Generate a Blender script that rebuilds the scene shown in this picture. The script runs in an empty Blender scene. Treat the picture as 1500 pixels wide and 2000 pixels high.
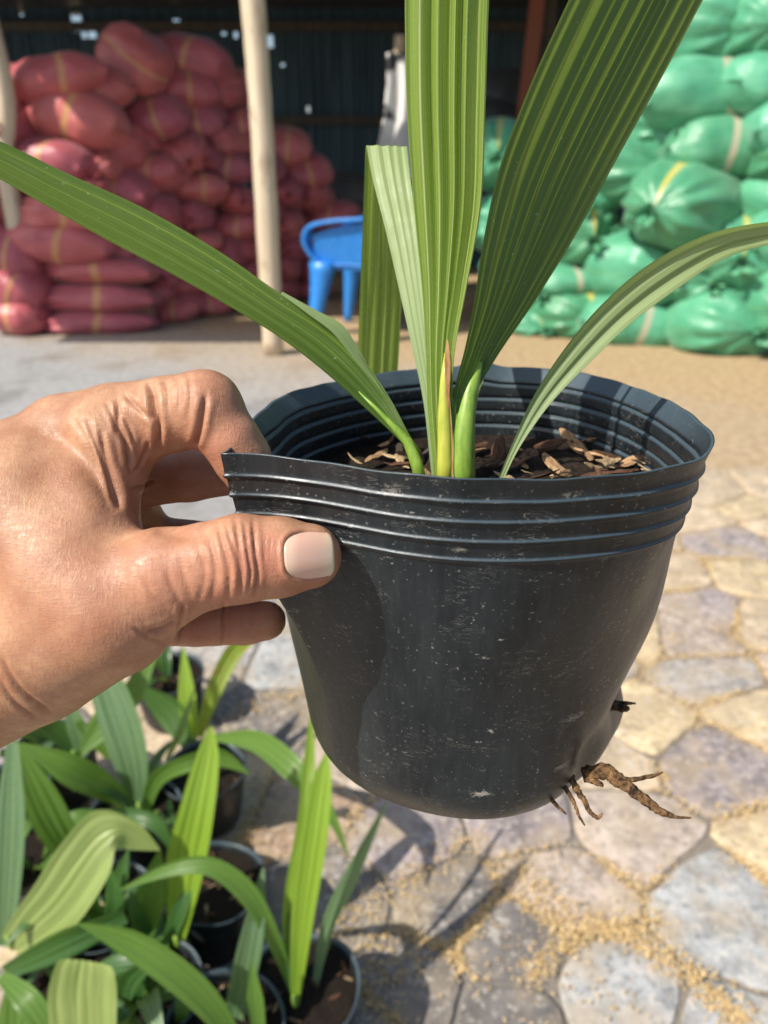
import bpy, bmesh, math, random
import numpy as np
from mathutils import Vector, Matrix, noise as mnoise
R = math.radians
rng = random.Random(7)
scene = bpy.context.scene
col = scene.collection
# ------------------------------------------------------------------ camera, sky, sun, exposure
CAM_H, PITCH, FPX = 1.10, R(24.0), 1500.0
cam_d = bpy.data.cameras.new('camera'); cam = bpy.data.objects.new('camera', cam_d); col.objects.link(cam)
cam.location = (0, 0, CAM_H); cam.rotation_euler = (R(90) - PITCH, 0, 0)
cam_d.sensor_fit = 'HORIZONTAL'; cam_d.sensor_width = 36; cam_d.lens = 36
cam_d.clip_start = 0.01; cam_d.clip_end = 400
cam_d.dof.use_dof = True; cam_d.dof.focus_distance = 0.235; cam_d.dof.aperture_fstop = 17
scene.camera = cam
SUN = Vector((-0.80, -0.48, 1.0)).normalized()          # direction towards the sun
world = bpy.data.worlds.new('World'); scene.world = world; world.use_nodes = True
wn = world.node_tree
sky = wn.nodes.new('ShaderNodeTexSky'); sky.sky_type = 'NISHITA'; sky.sun_disc = False
sky.sun_elevation = math.asin(SUN.z); sky.sun_rotation = math.atan2(SUN.x, SUN.y)
sky.air_density = 1.0; sky.dust_density = 2.0
wn.links.new(sky.outputs[0], wn.nodes['Background'].inputs[0]); wn.nodes['Background'].inputs[1].default_value = 0.11
sun_d = bpy.data.lights.new('sun', 'SUN'); sun_d.energy = 4.6; sun_d.angle = R(0.6); sun_d.color = (1.0, 0.93, 0.82)
sun = bpy.data.objects.new('sun', sun_d); col.objects.link(sun)
sun.rotation_euler = (-SUN).to_track_quat('-Z', 'Y').to_euler(); sun.location = SUN * 20
scene.view_settings.view_transform = 'Standard'; scene.view_settings.look = 'None'
scene.view_settings.exposure = 0.38; scene.view_settings.gamma = 1.0; scene.view_settings.use_curve_mapping = False
scene.cycles.use_denoising = True
scene.cycles.max_bounces = 8

# ------------------------------------------------------------------ helpers
CP, SP = math.cos(PITCH), math.sin(PITCH)
def at(px, py, d):
    """world point seen at photograph pixel (px,py), d metres in front of the lens"""
    x = (px - 750) / FPX * d; y = (1000 - py) / FPX * d
    return Vector((x, y * SP + d * CP, CAM_H + y * CP - d * SP))
def on_z(px, py, z=0.0):
    """world point at height z on the line of sight of a pixel"""
    v = at(px, py, 1.0) - Vector((0, 0, CAM_H)); t = (z - CAM_H) / v.z
    return Vector((0, 0, CAM_H)) + v * t
def on_y(px, py, y):
    v = at(px, py, 1.0) - Vector((0, 0, CAM_H)); return Vector((0, 0, CAM_H)) + v * (y / v.y)
def link(name, me, m=None, parent=None, smooth=True, loc=None):
    if m is not None:
        me.materials.clear()
        for k in (m if isinstance(m, (list, tuple)) else [m]): me.materials.append(k)
    if smooth: me.polygons.foreach_set('use_smooth', [True] * len(me.polygons))
    o = bpy.data.objects.new(name, me); col.objects.link(o)
    if parent is not None: o.parent = parent
    if loc is not None: o.location = loc
    return o
def mesh(name, verts, faces):
    me = bpy.data.meshes.new(name); me.from_pydata([tuple(v) for v in verts], [], faces); me.update(); return me
def empty(name, loc=(0, 0, 0), rz=0.0):
    o = bpy.data.objects.new(name, None); o.empty_display_size = 0.05; o.location = loc; o.rotation_euler = (0, 0, rz)
    col.objects.link(o); return o
def tag(o, label=None, cat=None, group=None, kind=None):
    if label: o['label'] = label
    if cat: o['category'] = cat
    if group: o['group'] = group
    if kind: o['kind'] = kind
    return o
def copy_tree(o, parent=None):
    c = o.copy(); col.objects.link(c); c.parent = parent
    for ch in o.children: copy_tree(ch, c)
    return c
def catmull(P, n, closed=False):
    P = [np.array(p, float) for p in P]; out = []; N = len(P)
    segs = N if closed else N - 1
    for i in range(segs):
        if closed: a, b, c, d = P[(i - 1) % N], P[i], P[(i + 1) % N], P[(i + 2) % N]
        else: a, b, c, d = P[max(i - 1, 0)], P[i], P[i + 1], P[min(i + 2, N - 1)]
        for k in range(n):
            t = k / n
            out.append(0.5 * (2 * b + (c - a) * t + (2 * a - 5 * b + 4 * c - d) * t * t + (3 * b - a - 3 * c + d) * t ** 3))
    if not closed: out.append(P[-1])
    return np.array(out)
def resample(P, n, closed=False):
    P = np.asarray(P, float)
    if closed: P = np.vstack([P, P[:1]])
    s = np.r_[0, np.cumsum(np.linalg.norm(np.diff(P, axis=0), axis=1))]
    t = np.linspace(0, s[-1], n, endpoint=not closed)
    return np.stack([np.interp(t, s, P[:, k]) for k in range(P.shape[1])], 1)
def tube(pts, radii, seg=10, jitter=0.0, seed=1, cap=True):
    """verts, faces of a tapered tube along pts"""
    r_ = random.Random(seed); pts = [Vector(p) for p in pts]; V = []; F = []
    up = Vector((0.31, 0.2, 0.93))
    for i, p in enumerate(pts):
        t = (pts[min(i + 1, len(pts) - 1)] - pts[max(i - 1, 0)]).normalized()
        a = t.cross(up)
        if a.length < 1e-4: a = t.cross(Vector((1, 0, 0)))
        a.normalize(); b = t.cross(a)
        for k in range(seg):
            th = 2 * math.pi * k / seg; rr = radii[i] * (1 + jitter * (r_.random() - .5) * 2)
            V.append(p + (a * math.cos(th) + b * math.sin(th)) * rr)
    for i in range(len(pts) - 1):
        for k in range(seg):
            F.append((i * seg + k, i * seg + (k + 1) % seg, (i + 1) * seg + (k + 1) % seg, (i + 1) * seg + k))
    if cap:
        F.append(tuple(range(seg))[::-1]); F.append(tuple((len(pts) - 1) * seg + k for k in range(seg)))
    return V, F
def merge(*vf):
    V = []; F = []
    for v, f in vf:
        n = len(V); V += list(v); F += [tuple(i + n for i in q) for q in f]
    return V, F
def box(c, s, rot=None):
    c = Vector(c); V = []
    for z in (-.5, .5):
        for x, y in ((-.5, -.5), (.5, -.5), (.5, .5), (-.5, .5)):
            v = Vector((x * s[0], y * s[1], z * s[2]))
            if rot is not None: v = rot @ v
            V.append(c + v)
    return V, [(0, 3, 2, 1), (4, 5, 6, 7), (0, 1, 5, 4), (1, 2, 6, 5), (2, 3, 7, 6), (3, 0, 4, 7)]
def bevel(me, w, seg=2):
    bm = bmesh.new(); bm.from_mesh(me)
    bmesh.ops.bevel(bm, geom=bm.edges[:], offset=w, segments=seg, affect='EDGES', profile=0.6)
    bm.to_mesh(me); bm.free(); me.update(); return me

# ------------------------------------------------------------------ material helper
class Mat:
    def __init__(self, name, rough=0.6, spec=0.5):
        self.m = bpy.data.materials.new(name); self.m.use_nodes = True
        self.nt = self.m.node_tree; self.b = self.nt.nodes['Principled BSDF']; self.out = self.nt.nodes['Material Output']
        self.b.inputs['Roughness'].default_value = rough; self.b.inputs['Specular IOR Level'].default_value = spec
    def n(self, t, **kw):
        nd = self.nt.nodes.new('ShaderNode' + t)
        for k, v in kw.items():
            if k.startswith('i_'):
                key = k[2:].replace('_', ' '); nd.inputs[int(key) if key.isdigit() else key].default_value = v
            else: setattr(nd, k, v)
        return nd
    def l(self, a, b): self.nt.links.new(a, b)
    def coord(self, kind='Object', scale=(1, 1, 1), rot=(0, 0, 0)):
        tc = self.n('TexCoord'); mp = self.n('Mapping'); mp.inputs['Scale'].default_value = scale; mp.inputs['Rotation'].default_value = rot
        self.l(tc.outputs[kind], mp.inputs[0]); return mp.outputs[0]
    def noise(self, vec, scale, detail=4, rough=0.55, dist=0.0):
        t = self.n('TexNoise'); t.inputs['Scale'].default_value = scale; t.inputs['Detail'].default_value = detail
        t.inputs['Roughness'].default_value = rough; t.inputs['Distortion'].default_value = dist
        if vec is not None: self.l(vec, t.inputs['Vector'])
        return t.outputs[0]
    def ramp(self, fac, stops, interp='LINEAR'):
        r = self.n('ValToRGB'); r.color_ramp.interpolation = interp; e = r.color_ramp.elements
        while len(e) < len(stops): e.new(0.5)
        for q, (p, c) in zip(e, stops):
            q.position = p; q.color = (c, c, c, 1) if isinstance(c, (int, float)) else (*c, 1)
        self.l(fac, r.inputs[0]); return r.outputs[0]
    def mix(self, f, a, b, mode='MIX'):
        x = self.n('Mix', data_type='RGBA', blend_type=mode)
        for s, v in ((x.inputs[0], f), (x.inputs[6], a), (x.inputs[7], b)):
            if isinstance(v, (int, float)): s.default_value = v
            elif isinstance(v, (tuple, list)): s.default_value = (*v, 1) if len(v) == 3 else v
            else: self.l(v, s)
        return x.outputs[2]
    def math(self, op, a, b=None, clamp=False):
        x = self.n('Math', operation=op, use_clamp=clamp)
        for s, v in ((x.inputs[0], a), (x.inputs[1], b)):
            if v is None: continue
            if isinstance(v, (int, float)): s.default_value = v
            else: self.l(v, s)
        return x.outputs[0]
    def base(self, c):
        s = self.b.inputs['Base Color']
        if isinstance(c, (tuple, list)): s.default_value = (*c, 1)
        else: self.l(c, s)
    def bump(self, h, strength=0.3, dist=0.01, prev=None):
        b = self.n('Bump'); b.inputs['Strength'].default_value = strength; b.inputs['Distance'].default_value = dist
        self.l(h, b.inputs['Height'])
        if prev is not None: self.l(prev, b.inputs['Normal'])
        self.l(b.outputs[0], self.b.inputs['Normal']); return b.outputs[0]
# ------------------------------------------------------------------ the held pot
POT_C = np.array([.031, .0384, .274])                 # rim centre, in right/up/forward from the lens
_e = R(20.5)
A_UP = np.array([0, math.cos(_e), -math.sin(_e)]); A_V = np.array([0, math.sin(_e), math.cos(_e)]); A_U = np.array([1., 0, 0])
def c2w(p): return Vector((p[0], p[1] * SP + p[2] * CP, CAM_H + p[1] * CP - p[2] * SP))
def rim_uv(px, py):
    d = np.array([(px - 750) / FPX, (1000 - py) / FPX, 1.0]); t = (POT_C @ A_UP) / (d @ A_UP); q = d * t - POT_C
    return (q @ A_U, q @ A_V)
RIM_PX = [(950, 716), (1090, 722), (1210, 745), (1320, 790), (1380, 832), (1396, 862), (1372, 896), (1290, 917), (1180, 929), (1040, 937),
          (900, 936), (780, 926), (680, 910), (600, 897), (530, 889), (470, 886), (424, 886), (442, 880), (470, 842), (535, 781), (610, 755), (720, 732), (830, 720)]
NA = 220
rim_uvs = resample(catmull([rim_uv(*p) for p in RIM_PX], 12, True), NA, True)
RIM_ANG = np.arctan2(rim_uvs[:, 1], rim_uvs[:, 0])
POT_H, R_TOP, R_BOT = 0.144, 0.083, 0.0605
# angle each rim point settles to lower down: even arc positions around a circle
_t = np.unwrap(RIM_ANG)
def circ_r(s):
    f = min(max(s / POT_H, 0), 1)
    r = R_TOP + (R_BOT - R_TOP) * f
    k = 0.024                                            # rounded foot
    if s > POT_H - k:
        q = (s - (POT_H - k)) / k; r -= k * 0.95 * (1 - math.sqrt(max(0, 1 - q * q)))
    return r
RINGS = (.0068, .0128, .0188, .0248)
def ring_off(s):
    o = 0.0
    for q in RINGS: o += 0.0008 * math.exp(-((s - q) / .00055) ** 2) + (-0.00035 if s > q + .0006 else 0)
    return o
def pot_point(i, s, inset=0.0):
    u, v = rim_uvs[i]; th = _t[i]
    pinch = math.exp(-(((u + .075) / .035) ** 2)) * math.exp(-(((v + .058) / .03) ** 2))
    w = max(0.0, 1 - s / (0.082 + .03 * pinch)); w = w * w * (3 - 2 * w); w = w + (1 - w) * .35 * pinch * max(0, 1 - s / .06)
    cr = circ_r(s); cu, cv = cr * math.cos(th), cr * math.sin(th)
    sc = (R_TOP + (cr - R_TOP) * 1.0) / R_TOP
    lip = min(1, max(0, (v + .06) / .05)); flare = 1.0 - (.060 * lip * min(1, s / .0060) + .012 * (1 - lip) * min(1, s / .0045)) * (1 - pinch)
    pu, pv = u * flare * (1 - .10 * s / .08), v * flare * (1 - .10 * s / .08)
    x, y = cu + (pu - cu) * w, cv + (pv - cv) * w
    # dents: the long crease low on the right side, and shallow waves
    a = math.atan2(y, x); rr = math.hypot(x, y)
    def dent(a0, s0, wa, ws, dep): 
        da = (a - a0 + math.pi) % (2 * math.pi) - math.pi
        return dep * math.exp(-(da / wa) ** 2 - ((s - s0) / ws) ** 2)
    rr -= dent(R(-20), .098, .32, .017, .0075) + dent(R(-48), .116, .16, .014, .0040) + dent(R(-150), .07, .4, .03, .002)
    rr += dent(R(-6), .124, .24, .013, .0040) + .0006 * math.sin(5 * a + s * 60) * min(1, s / .03)
    rr += ring_off(s) - inset
    # the torn, curled-over back edge
    z = -s
    if s < .012:
        k = 1 - s / .012
        z += k * (.0030 * math.exp(-((u - .012) / .008) ** 2) * (v > 0) + .0005 * math.sin(7 * th + 1.3) * .5 + .00015 * math.sin(23 * th))
        pass
    x, y = rr * math.cos(a), rr * math.sin(a)
    return POT_C + A_U * x + A_V * y + A_UP * z
def build_pot():
    S = sorted(set([0, .0004, .0009, .0014, .0018, .0022, .003, .0045] + [q + d for q in RINGS for d in (-.0018, -.0010, -.0006, -.0003, 0, .0003, .0006, .0010, .0018)] + list(np.linspace(.028, POT_H - .024, 26)) + [POT_H - .024 * (1 - math.sin(x)) for x in np.linspace(.08, math.pi / 2, 12)]))
    V = []; F = []; n = NA
    for s in S: V += [c2w(pot_point(i, s)) for i in range(n)]
    m = len(S)
    for j in range(m - 1):
        for i in range(n): F.append((j * n + i, j * n + (i + 1) % n, (j + 1) * n + (i + 1) % n, (j + 1) * n + i))
    c = len(V); V.append(c2w(POT_C - A_UP * POT_H))
    for i in range(n): F.append((c, (m - 1) * n + i, (m - 1) * n + (i + 1) % n))
    b0 = len(V); Si = [s for s in S if s < .07]                       # inner skin
    for s in Si: V += [c2w(pot_point(i, s, .0009)) for i in range(n)]
    for j in range(len(Si) - 1):
        for i in range(n): F.append((b0 + j * n + i, b0 + (j + 1) * n + i, b0 + (j + 1) * n + (i + 1) % n, b0 + j * n + (i + 1) % n))
    for i in range(n): F.append((i, b0 + i, b0 + (i + 1) % n, (i + 1) % n))
    return mesh('pot', V, F)
def mat_pot():
    M = Mat('black_nursery_plastic', 0.42, 0.5)
    v = M.coord('Object'); w = M.coord('Object', (60, 60, 420))
    sp = M.ramp(M.noise(M.coord('Object', (1, 1, 1.3)), 620, 2, .6), [(.655, 0), (.71, 1)])
    sm = M.ramp(M.noise(v, 45, 4, .6), [(.38, .15), (.66, 1)])
    sc1 = M.ramp(M.noise(M.coord('Object', (70, 70, 330), (0, .1, 0)), 1.6, 3, .5, 1.2), [(.488, 0), (.5, 1), (.512, 0)])
    sc_m = M.ramp(M.noise(v, 70, 3, .6), [(.52, 0), (.62, 1)])
    scr = M.math('MULTIPLY', sc1, sc_m)
    patch = M.ramp(M.noise(M.coord('Object', (1, 1, 1.8)), 85, 6, .75), [(.69, 0), (.72, 1)])
    haze_ = M.ramp(M.noise(M.coord('Object', (1.6, 1.6, .5)), 38, 5, .65), [(.35, 0), (.75, 1)])
    streak = M.ramp(M.noise(M.coord('Object', (420, 420, 26)), 1.0, 3, .6), [(.45, 0), (.72, 1)])
    c = M.mix(haze_, (.0055, .009, .0125), (.020, .026, .031))
    c = M.mix(M.math('MULTIPLY', streak, .25), c, (.045, .050, .052))
    c = M.mix(M.math('MULTIPLY', M.math('MULTIPLY', sp, sm), .75), c, (.30, .29, .27))
    c = M.mix(M.math('MULTIPLY', scr, .5), c, (.36, .34, .30))
    c = M.mix(M.math('MULTIPLY', patch, .6), c, (.42, .38, .32))
    # blue sky sheen painted into the colour of what faces up, and a few scuffs at their own spots
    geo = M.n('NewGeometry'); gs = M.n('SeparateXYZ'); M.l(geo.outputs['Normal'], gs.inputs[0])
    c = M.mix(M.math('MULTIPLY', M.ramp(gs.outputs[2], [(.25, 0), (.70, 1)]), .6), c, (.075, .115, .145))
    scv = M.coord('Object', (1, 1, 2.2)); scuff_n = M.noise(M.coord('Object', (1, 1, 2.4)), 260, 6, .8, .8)
    for pt, rad, amt in SCUFFS:
        dv = M.n('VectorMath', operation='DISTANCE'); M.l(scv, dv.inputs[0]); dv.inputs[1].default_value = (pt[0], pt[1], pt[2] * 2.2)
        k = M.ramp(M.math('ADD', M.math('MULTIPLY', M.math('DIVIDE', dv.outputs['Value'], rad), .28), M.math('SUBTRACT', 1.0, scuff_n)), [(.52, 1), (.60, 0)])
        c = M.mix(M.math('MULTIPLY', k, amt * .8), c, (.50, .46, .40))
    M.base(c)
    M.l(M.ramp(haze_, [(0, .34), (1, .52)]), M.b.inputs['Roughness'])
    h = M.mix(.3, M.noise(v, 300, 3), M.noise(M.coord('Object', (40, 40, 900)), 1, 3), 'ADD')
    M.bump(h, .22, .0006)
    return M.m
palm = empty('potted_palm', c2w(POT_C - A_UP * POT_H))
tag(palm, 'young palm in a black plastic pot held up by its pinched rim', 'potted plant')
PW = Matrix.Translation(palm.location).inverted()
def palm_part(name, me, m, parent=palm, smooth=True):
    """mesh is given in world metres; re-based on the pot's foot"""
    me.transform(PW); return link(name, me, m, parent, smooth)
def pot_spot(px, py):
    best = None
    for s in np.linspace(.005, POT_H, 60):
        for i in range(0, NA, 2):
            p = pot_point(i, s); d = (750 + FPX * p[0] / p[2] - px) ** 2 + (1000 - FPX * p[1] / p[2] - py) ** 2 + (400 if p[2] > .262 + .3 * (s - .07) else 0) * 100
            if best is None or d < best[0]: best = (d, p)
    return tuple(PW @ c2w(best[1]))
SCUFFS = [(pot_spot(952, 1556), .0075, .9), (pot_spot(965, 1252), .0028, .9), (pot_spot(945, 1282), .0035, .7), (pot_spot(950, 1428), .0040, .9), (pot_spot(925, 1445), .003, .7), (pot_spot(1095, 1500), .006, .5), (pot_spot(1120, 1400), .010, .4), (pot_spot(775, 945), .010, .35), (pot_spot(1110, 945), .006, .4), (pot_spot(905, 1080), .004, .4)]
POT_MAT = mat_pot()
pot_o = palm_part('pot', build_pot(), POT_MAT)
# ------------------------------------------------------------------ the hand holding the pot (one continuous skin from an implicit surface)
def pc(px, py, d): return np.array([(px - 750) / FPX * d, (1000 - py) / FPX * d, d])
def surface_nets(D, org, h):
    """vertices and quads of the zero level of grid D"""
    nx, ny, nz = D.shape; S = D < 0
    c = [S[i:nx - 1 + i, j:ny - 1 + j, k:nz - 1 + k] for i in (0, 1) for j in (0, 1) for k in (0, 1)]
    cnt = sum(x.astype(np.int8) for x in c); act = (cnt > 0) & (cnt < 8)
    idx = -np.ones(act.shape, np.int64); ids = np.argwhere(act); idx[act] = np.arange(len(ids))
    acc = np.zeros((len(ids), 3)); num = np.zeros(len(ids)); I, J, K = ids.T
    offs = [(i, j, k) for i in (0, 1) for j in (0, 1) for k in (0, 1)]
    for a in range(8):
        for b in range(a + 1, 8):
            if sum(abs(x - y) for x, y in zip(offs[a], offs[b])) != 1: continue
            oa, ob = offs[a], offs[b]
            da = D[I + oa[0], J + oa[1], K + oa[2]]; db = D[I + ob[0], J + ob[1], K + ob[2]]
            m = (da < 0) != (db < 0); t = np.where(m, da / np.where(m, da - db, 1), 0)
            p = np.array(oa) + t[:, None] * (np.array(ob) - np.array(oa))
            acc[m] += p[m]; num[m] += 1
    V = (ids + acc / num[:, None]) * h + org
    Q = []
    for ax in range(3):
        o1, o2 = [(1, 2), (2, 0), (0, 1)][ax]
        sl0 = [slice(None)] * 3; sl1 = [slice(None)] * 3; sl0[ax] = slice(0, -1); sl1[ax] = slice(1, None)
        A, B = S[tuple(sl0)], S[tuple(sl1)]
        e = np.argwhere(A != B); e = e[(e[:, o1] > 0) & (e[:, o2] > 0) & (e[:, o1] < D.shape[o1] - 1) & (e[:, o2] < D.shape[o2] - 1)]
        f = A[tuple(e.T)]
        def g(d1, d2):
            q = e.copy(); q[:, o1] -= d1; q[:, o2] -= d2; return idx[tuple(q.T)]
        q = np.stack([g(1, 1), g(0, 1), g(0, 0), g(1, 0)], 1)
        q[~f] = q[~f][:, ::-1]; Q.append(q)
    return V, np.vstack(Q)
HAND = [  # chains: blend radius (m), then (px, py, depth, radius in px)
    (.004, [(603, 1086, .2165, 65), (545, 1088, .2150, 79), (470, 1091, .2135, 87), (400, 1106, .2140, 84), (320, 1128, .2155, 98), (215, 1190, .220, 132), (60, 1262, .230, 152), (-120, 1335, .236, 168), (-330, 1420, .236, 185), (-600, 1540, .232, 205)]),
    (.010, [(130, 1105, .222, 130), (55, 1010, .232, 152), (-60, 1090, .240, 205), (-200, 1250, .240, 200)]),
    (.010, [(128, 862, .240, 88), (60, 930, .240, 118), (-60, 1060, .243, 170)]),
    (.006, [(216, 862, .233, 93), (190, 940, .230, 84), (176, 1030, .224, 92)]),
    (.003, [(128, 862, .240, 88), (225, 832, .236, 82), (330, 810, .2315, 74), (400, 797, .2285, 71)]),
    (.003, [(400, 797, .2285, 71), (450, 858, .2290, 57), (472, 893, .2310, 56), (497, 938, .2330, 50)]),
    (.006, [(150, 1000, .268, 120), (170, 1120, .272, 125), (150, 1200, .270, 110)]),
    (.004, [(200, 940, .274, 62), (290, 930, .268, 58), (368, 926, .264, 54), (448, 922, .263, 46)]),
    (.004, [(240, 985, .279, 62), (300, 1052, .286, 44), (420, 1062, .285, 42), (515, 1070, .286, 40)]),
    (.004, [(200, 1190, .280, 80), (300, 1216, .282, 46), (385, 1217, .280, 45), (420, 1217, .279, 43), (480, 1215, .278, 44), (520, 1212, .277, 39)]),
]
def hand_sdf():
    h = .0012; lo = np.array([-.235, -.135, .168]); hi = np.array([.012, .058, .330])
    n = np.ceil((hi - lo) / h).astype(int); D = np.full(n, .05, np.float32)
    ax = [lo[i] + h * np.arange(n[i]) for i in range(3)]
    for k, ch in HAND:
        C = None
        P = [(pc(x, y, d), r / FPX * d) for x, y, d, r in ch]
        a0 = np.min([p - r for p, r in P], 0) - .02; a1 = np.max([p + r for p, r in P], 0) + .02
        s = [slice(max(0, int((a0[i] - lo[i]) / h)), min(n[i], int((a1[i] - lo[i]) / h) + 1)) for i in range(3)]
        X, Y, Z = np.meshgrid(*[ax[i][s[i]].astype(np.float32) for i in range(3)], indexing='ij')
        C = None
        for (p, r1), (q, r2) in zip(P[:-1], P[1:]):
            d = (q - p); L = d @ d
            t = np.clip(((X - p[0]) * d[0] + (Y - p[1]) * d[1] + (Z - p[2]) * d[2]) / L, 0, 1)
            ts = t * t * (3 - 2 * t) * .5 + t * .5
            v = np.sqrt((X - p[0] - t * d[0]) ** 2 + (Y - p[1] - t * d[1]) ** 2 + (Z - p[2] - t * d[2]) ** 2) - (r1 + (r2 - r1) * ts)
            if C is None: C = v
            else:
                g = np.clip(.5 + .5 * (C - v) / .0015, 0, 1); C = C * (1 - g) + v * g - .0015 * g * (1 - g)
        O = D[tuple(s)]; g = np.clip(.5 + .5 * (O - C) / k, 0, 1)
        D[tuple(s)] = O * (1 - g) + C * g - k * g * (1 - g)
    D[:, :, 0] = D[:, :, -1] = .01; D[:, 0] = D[:, -1] = .01; D[0] = D[-1] = .01
    return surface_nets(D, lo, h)
CREASES = [
    ([(95, 840), (150, 882), (200, 945), (238, 996)], 20, 1.1), ([(300, 1030), (360, 1046), (410, 1040)], 14, .5),  # polyline in photograph pixels, half width px, depth mm (positive = groove), applied on the side that faces the lens
    ([(424, 1022), (437, 1072), (447, 1117), (445, 1170)], 4.0, .38), ([(441, 1026), (457, 1072), (467, 1111), (464, 1160)], 3.2, .35),
    ([(459, 1012), (467, 1072), (473, 1117), (470, 1164)], 3.6, .50), ([(477, 1020), (484, 1078), (489, 1117), (483, 1158)], 3.0, .36),
    ([(494, 1012), (498, 1078), (503, 1122), (496, 1164)], 3.6, .45), ([(518, 1050), (516, 1075), (518, 1098)], 2.6, .14), ([(529, 1052), (527, 1075), (529, 1102)], 2.6, .12),
    ([(405, 1040), (418, 1085), (420, 1130), (410, 1175)], 5, .22), ([(385, 1060), (398, 1100), (398, 1140), (385, 1180)], 5, .16),
    ([(296, 748), (303, 796), (309, 832), (309, 880)], 5.5, 1.3), ([(402, 770), (391, 835), (380, 872)], 5.0, .9), ([(288, 745), (296, 790), (297, 822)], 3.5, .4),
    ([(230, 780), (232, 832), (246, 866), (254, 930)], 4.5, .7), ([(196, 840), (207, 897), (228, 953), (238, 992)], 5, .9), ([(172, 820), (196, 890), (213, 936), (230, 986)], 4, .55),
    ([(140, 812), (172, 862), (192, 915)], 4, .35), ([(244, 771), (269, 796), (299, 822)], 4, .55), ([(232, 800), (250, 830), (262, 868)], 3.5, .35), ([(208, 785), (222, 820), (228, 850)], 3.5, .35),
    ([(258, 922), (277, 897), (292, 858)], 3, .45), ([(256, 955), (300, 938)], 3, .5), ([(320, 742), (330, 770), (328, 800)], 4, .22), ([(345, 735), (352, 765), (350, 800)], 4, .20), ([(368, 732), (372, 770), (366, 820)], 4, .2),
    ([(437, 1175), (433, 1215), (437, 1260)], 3.0, .55), ([(358, 1180), (352, 1215), (345, 1262)], 4.0, .6),
    ([(2, 1285), (40, 1345), (100, 1392)], 4, .45), ([(0, 1330), (30, 1372), (70, 1402)], 4, .35), ([(345, 1212), (318, 1228), (285, 1235)], 5, .6), ([(315, 1250), (290, 1245), (260, 1225)], 4, .3),
    ([(330, 1190), (300, 1165), (280, 1130)], 5, .18), ([(355, 1180), (335, 1145), (325, 1110)], 5, .18), ([(375, 1170), (360, 1130), (352, 1090)], 5, .16),
]
NAIL_C = (604, 1085, 49, 47)
def nail_ab(px, py):
    cx, cy, hw, hh = NAIL_C; th = R(3); dx, dy = px - cx, py - cy
    return (dx * math.cos(th) - dy * math.sin(th)) / hw, (dx * math.sin(th) + dy * math.cos(th)) / hh
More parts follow.
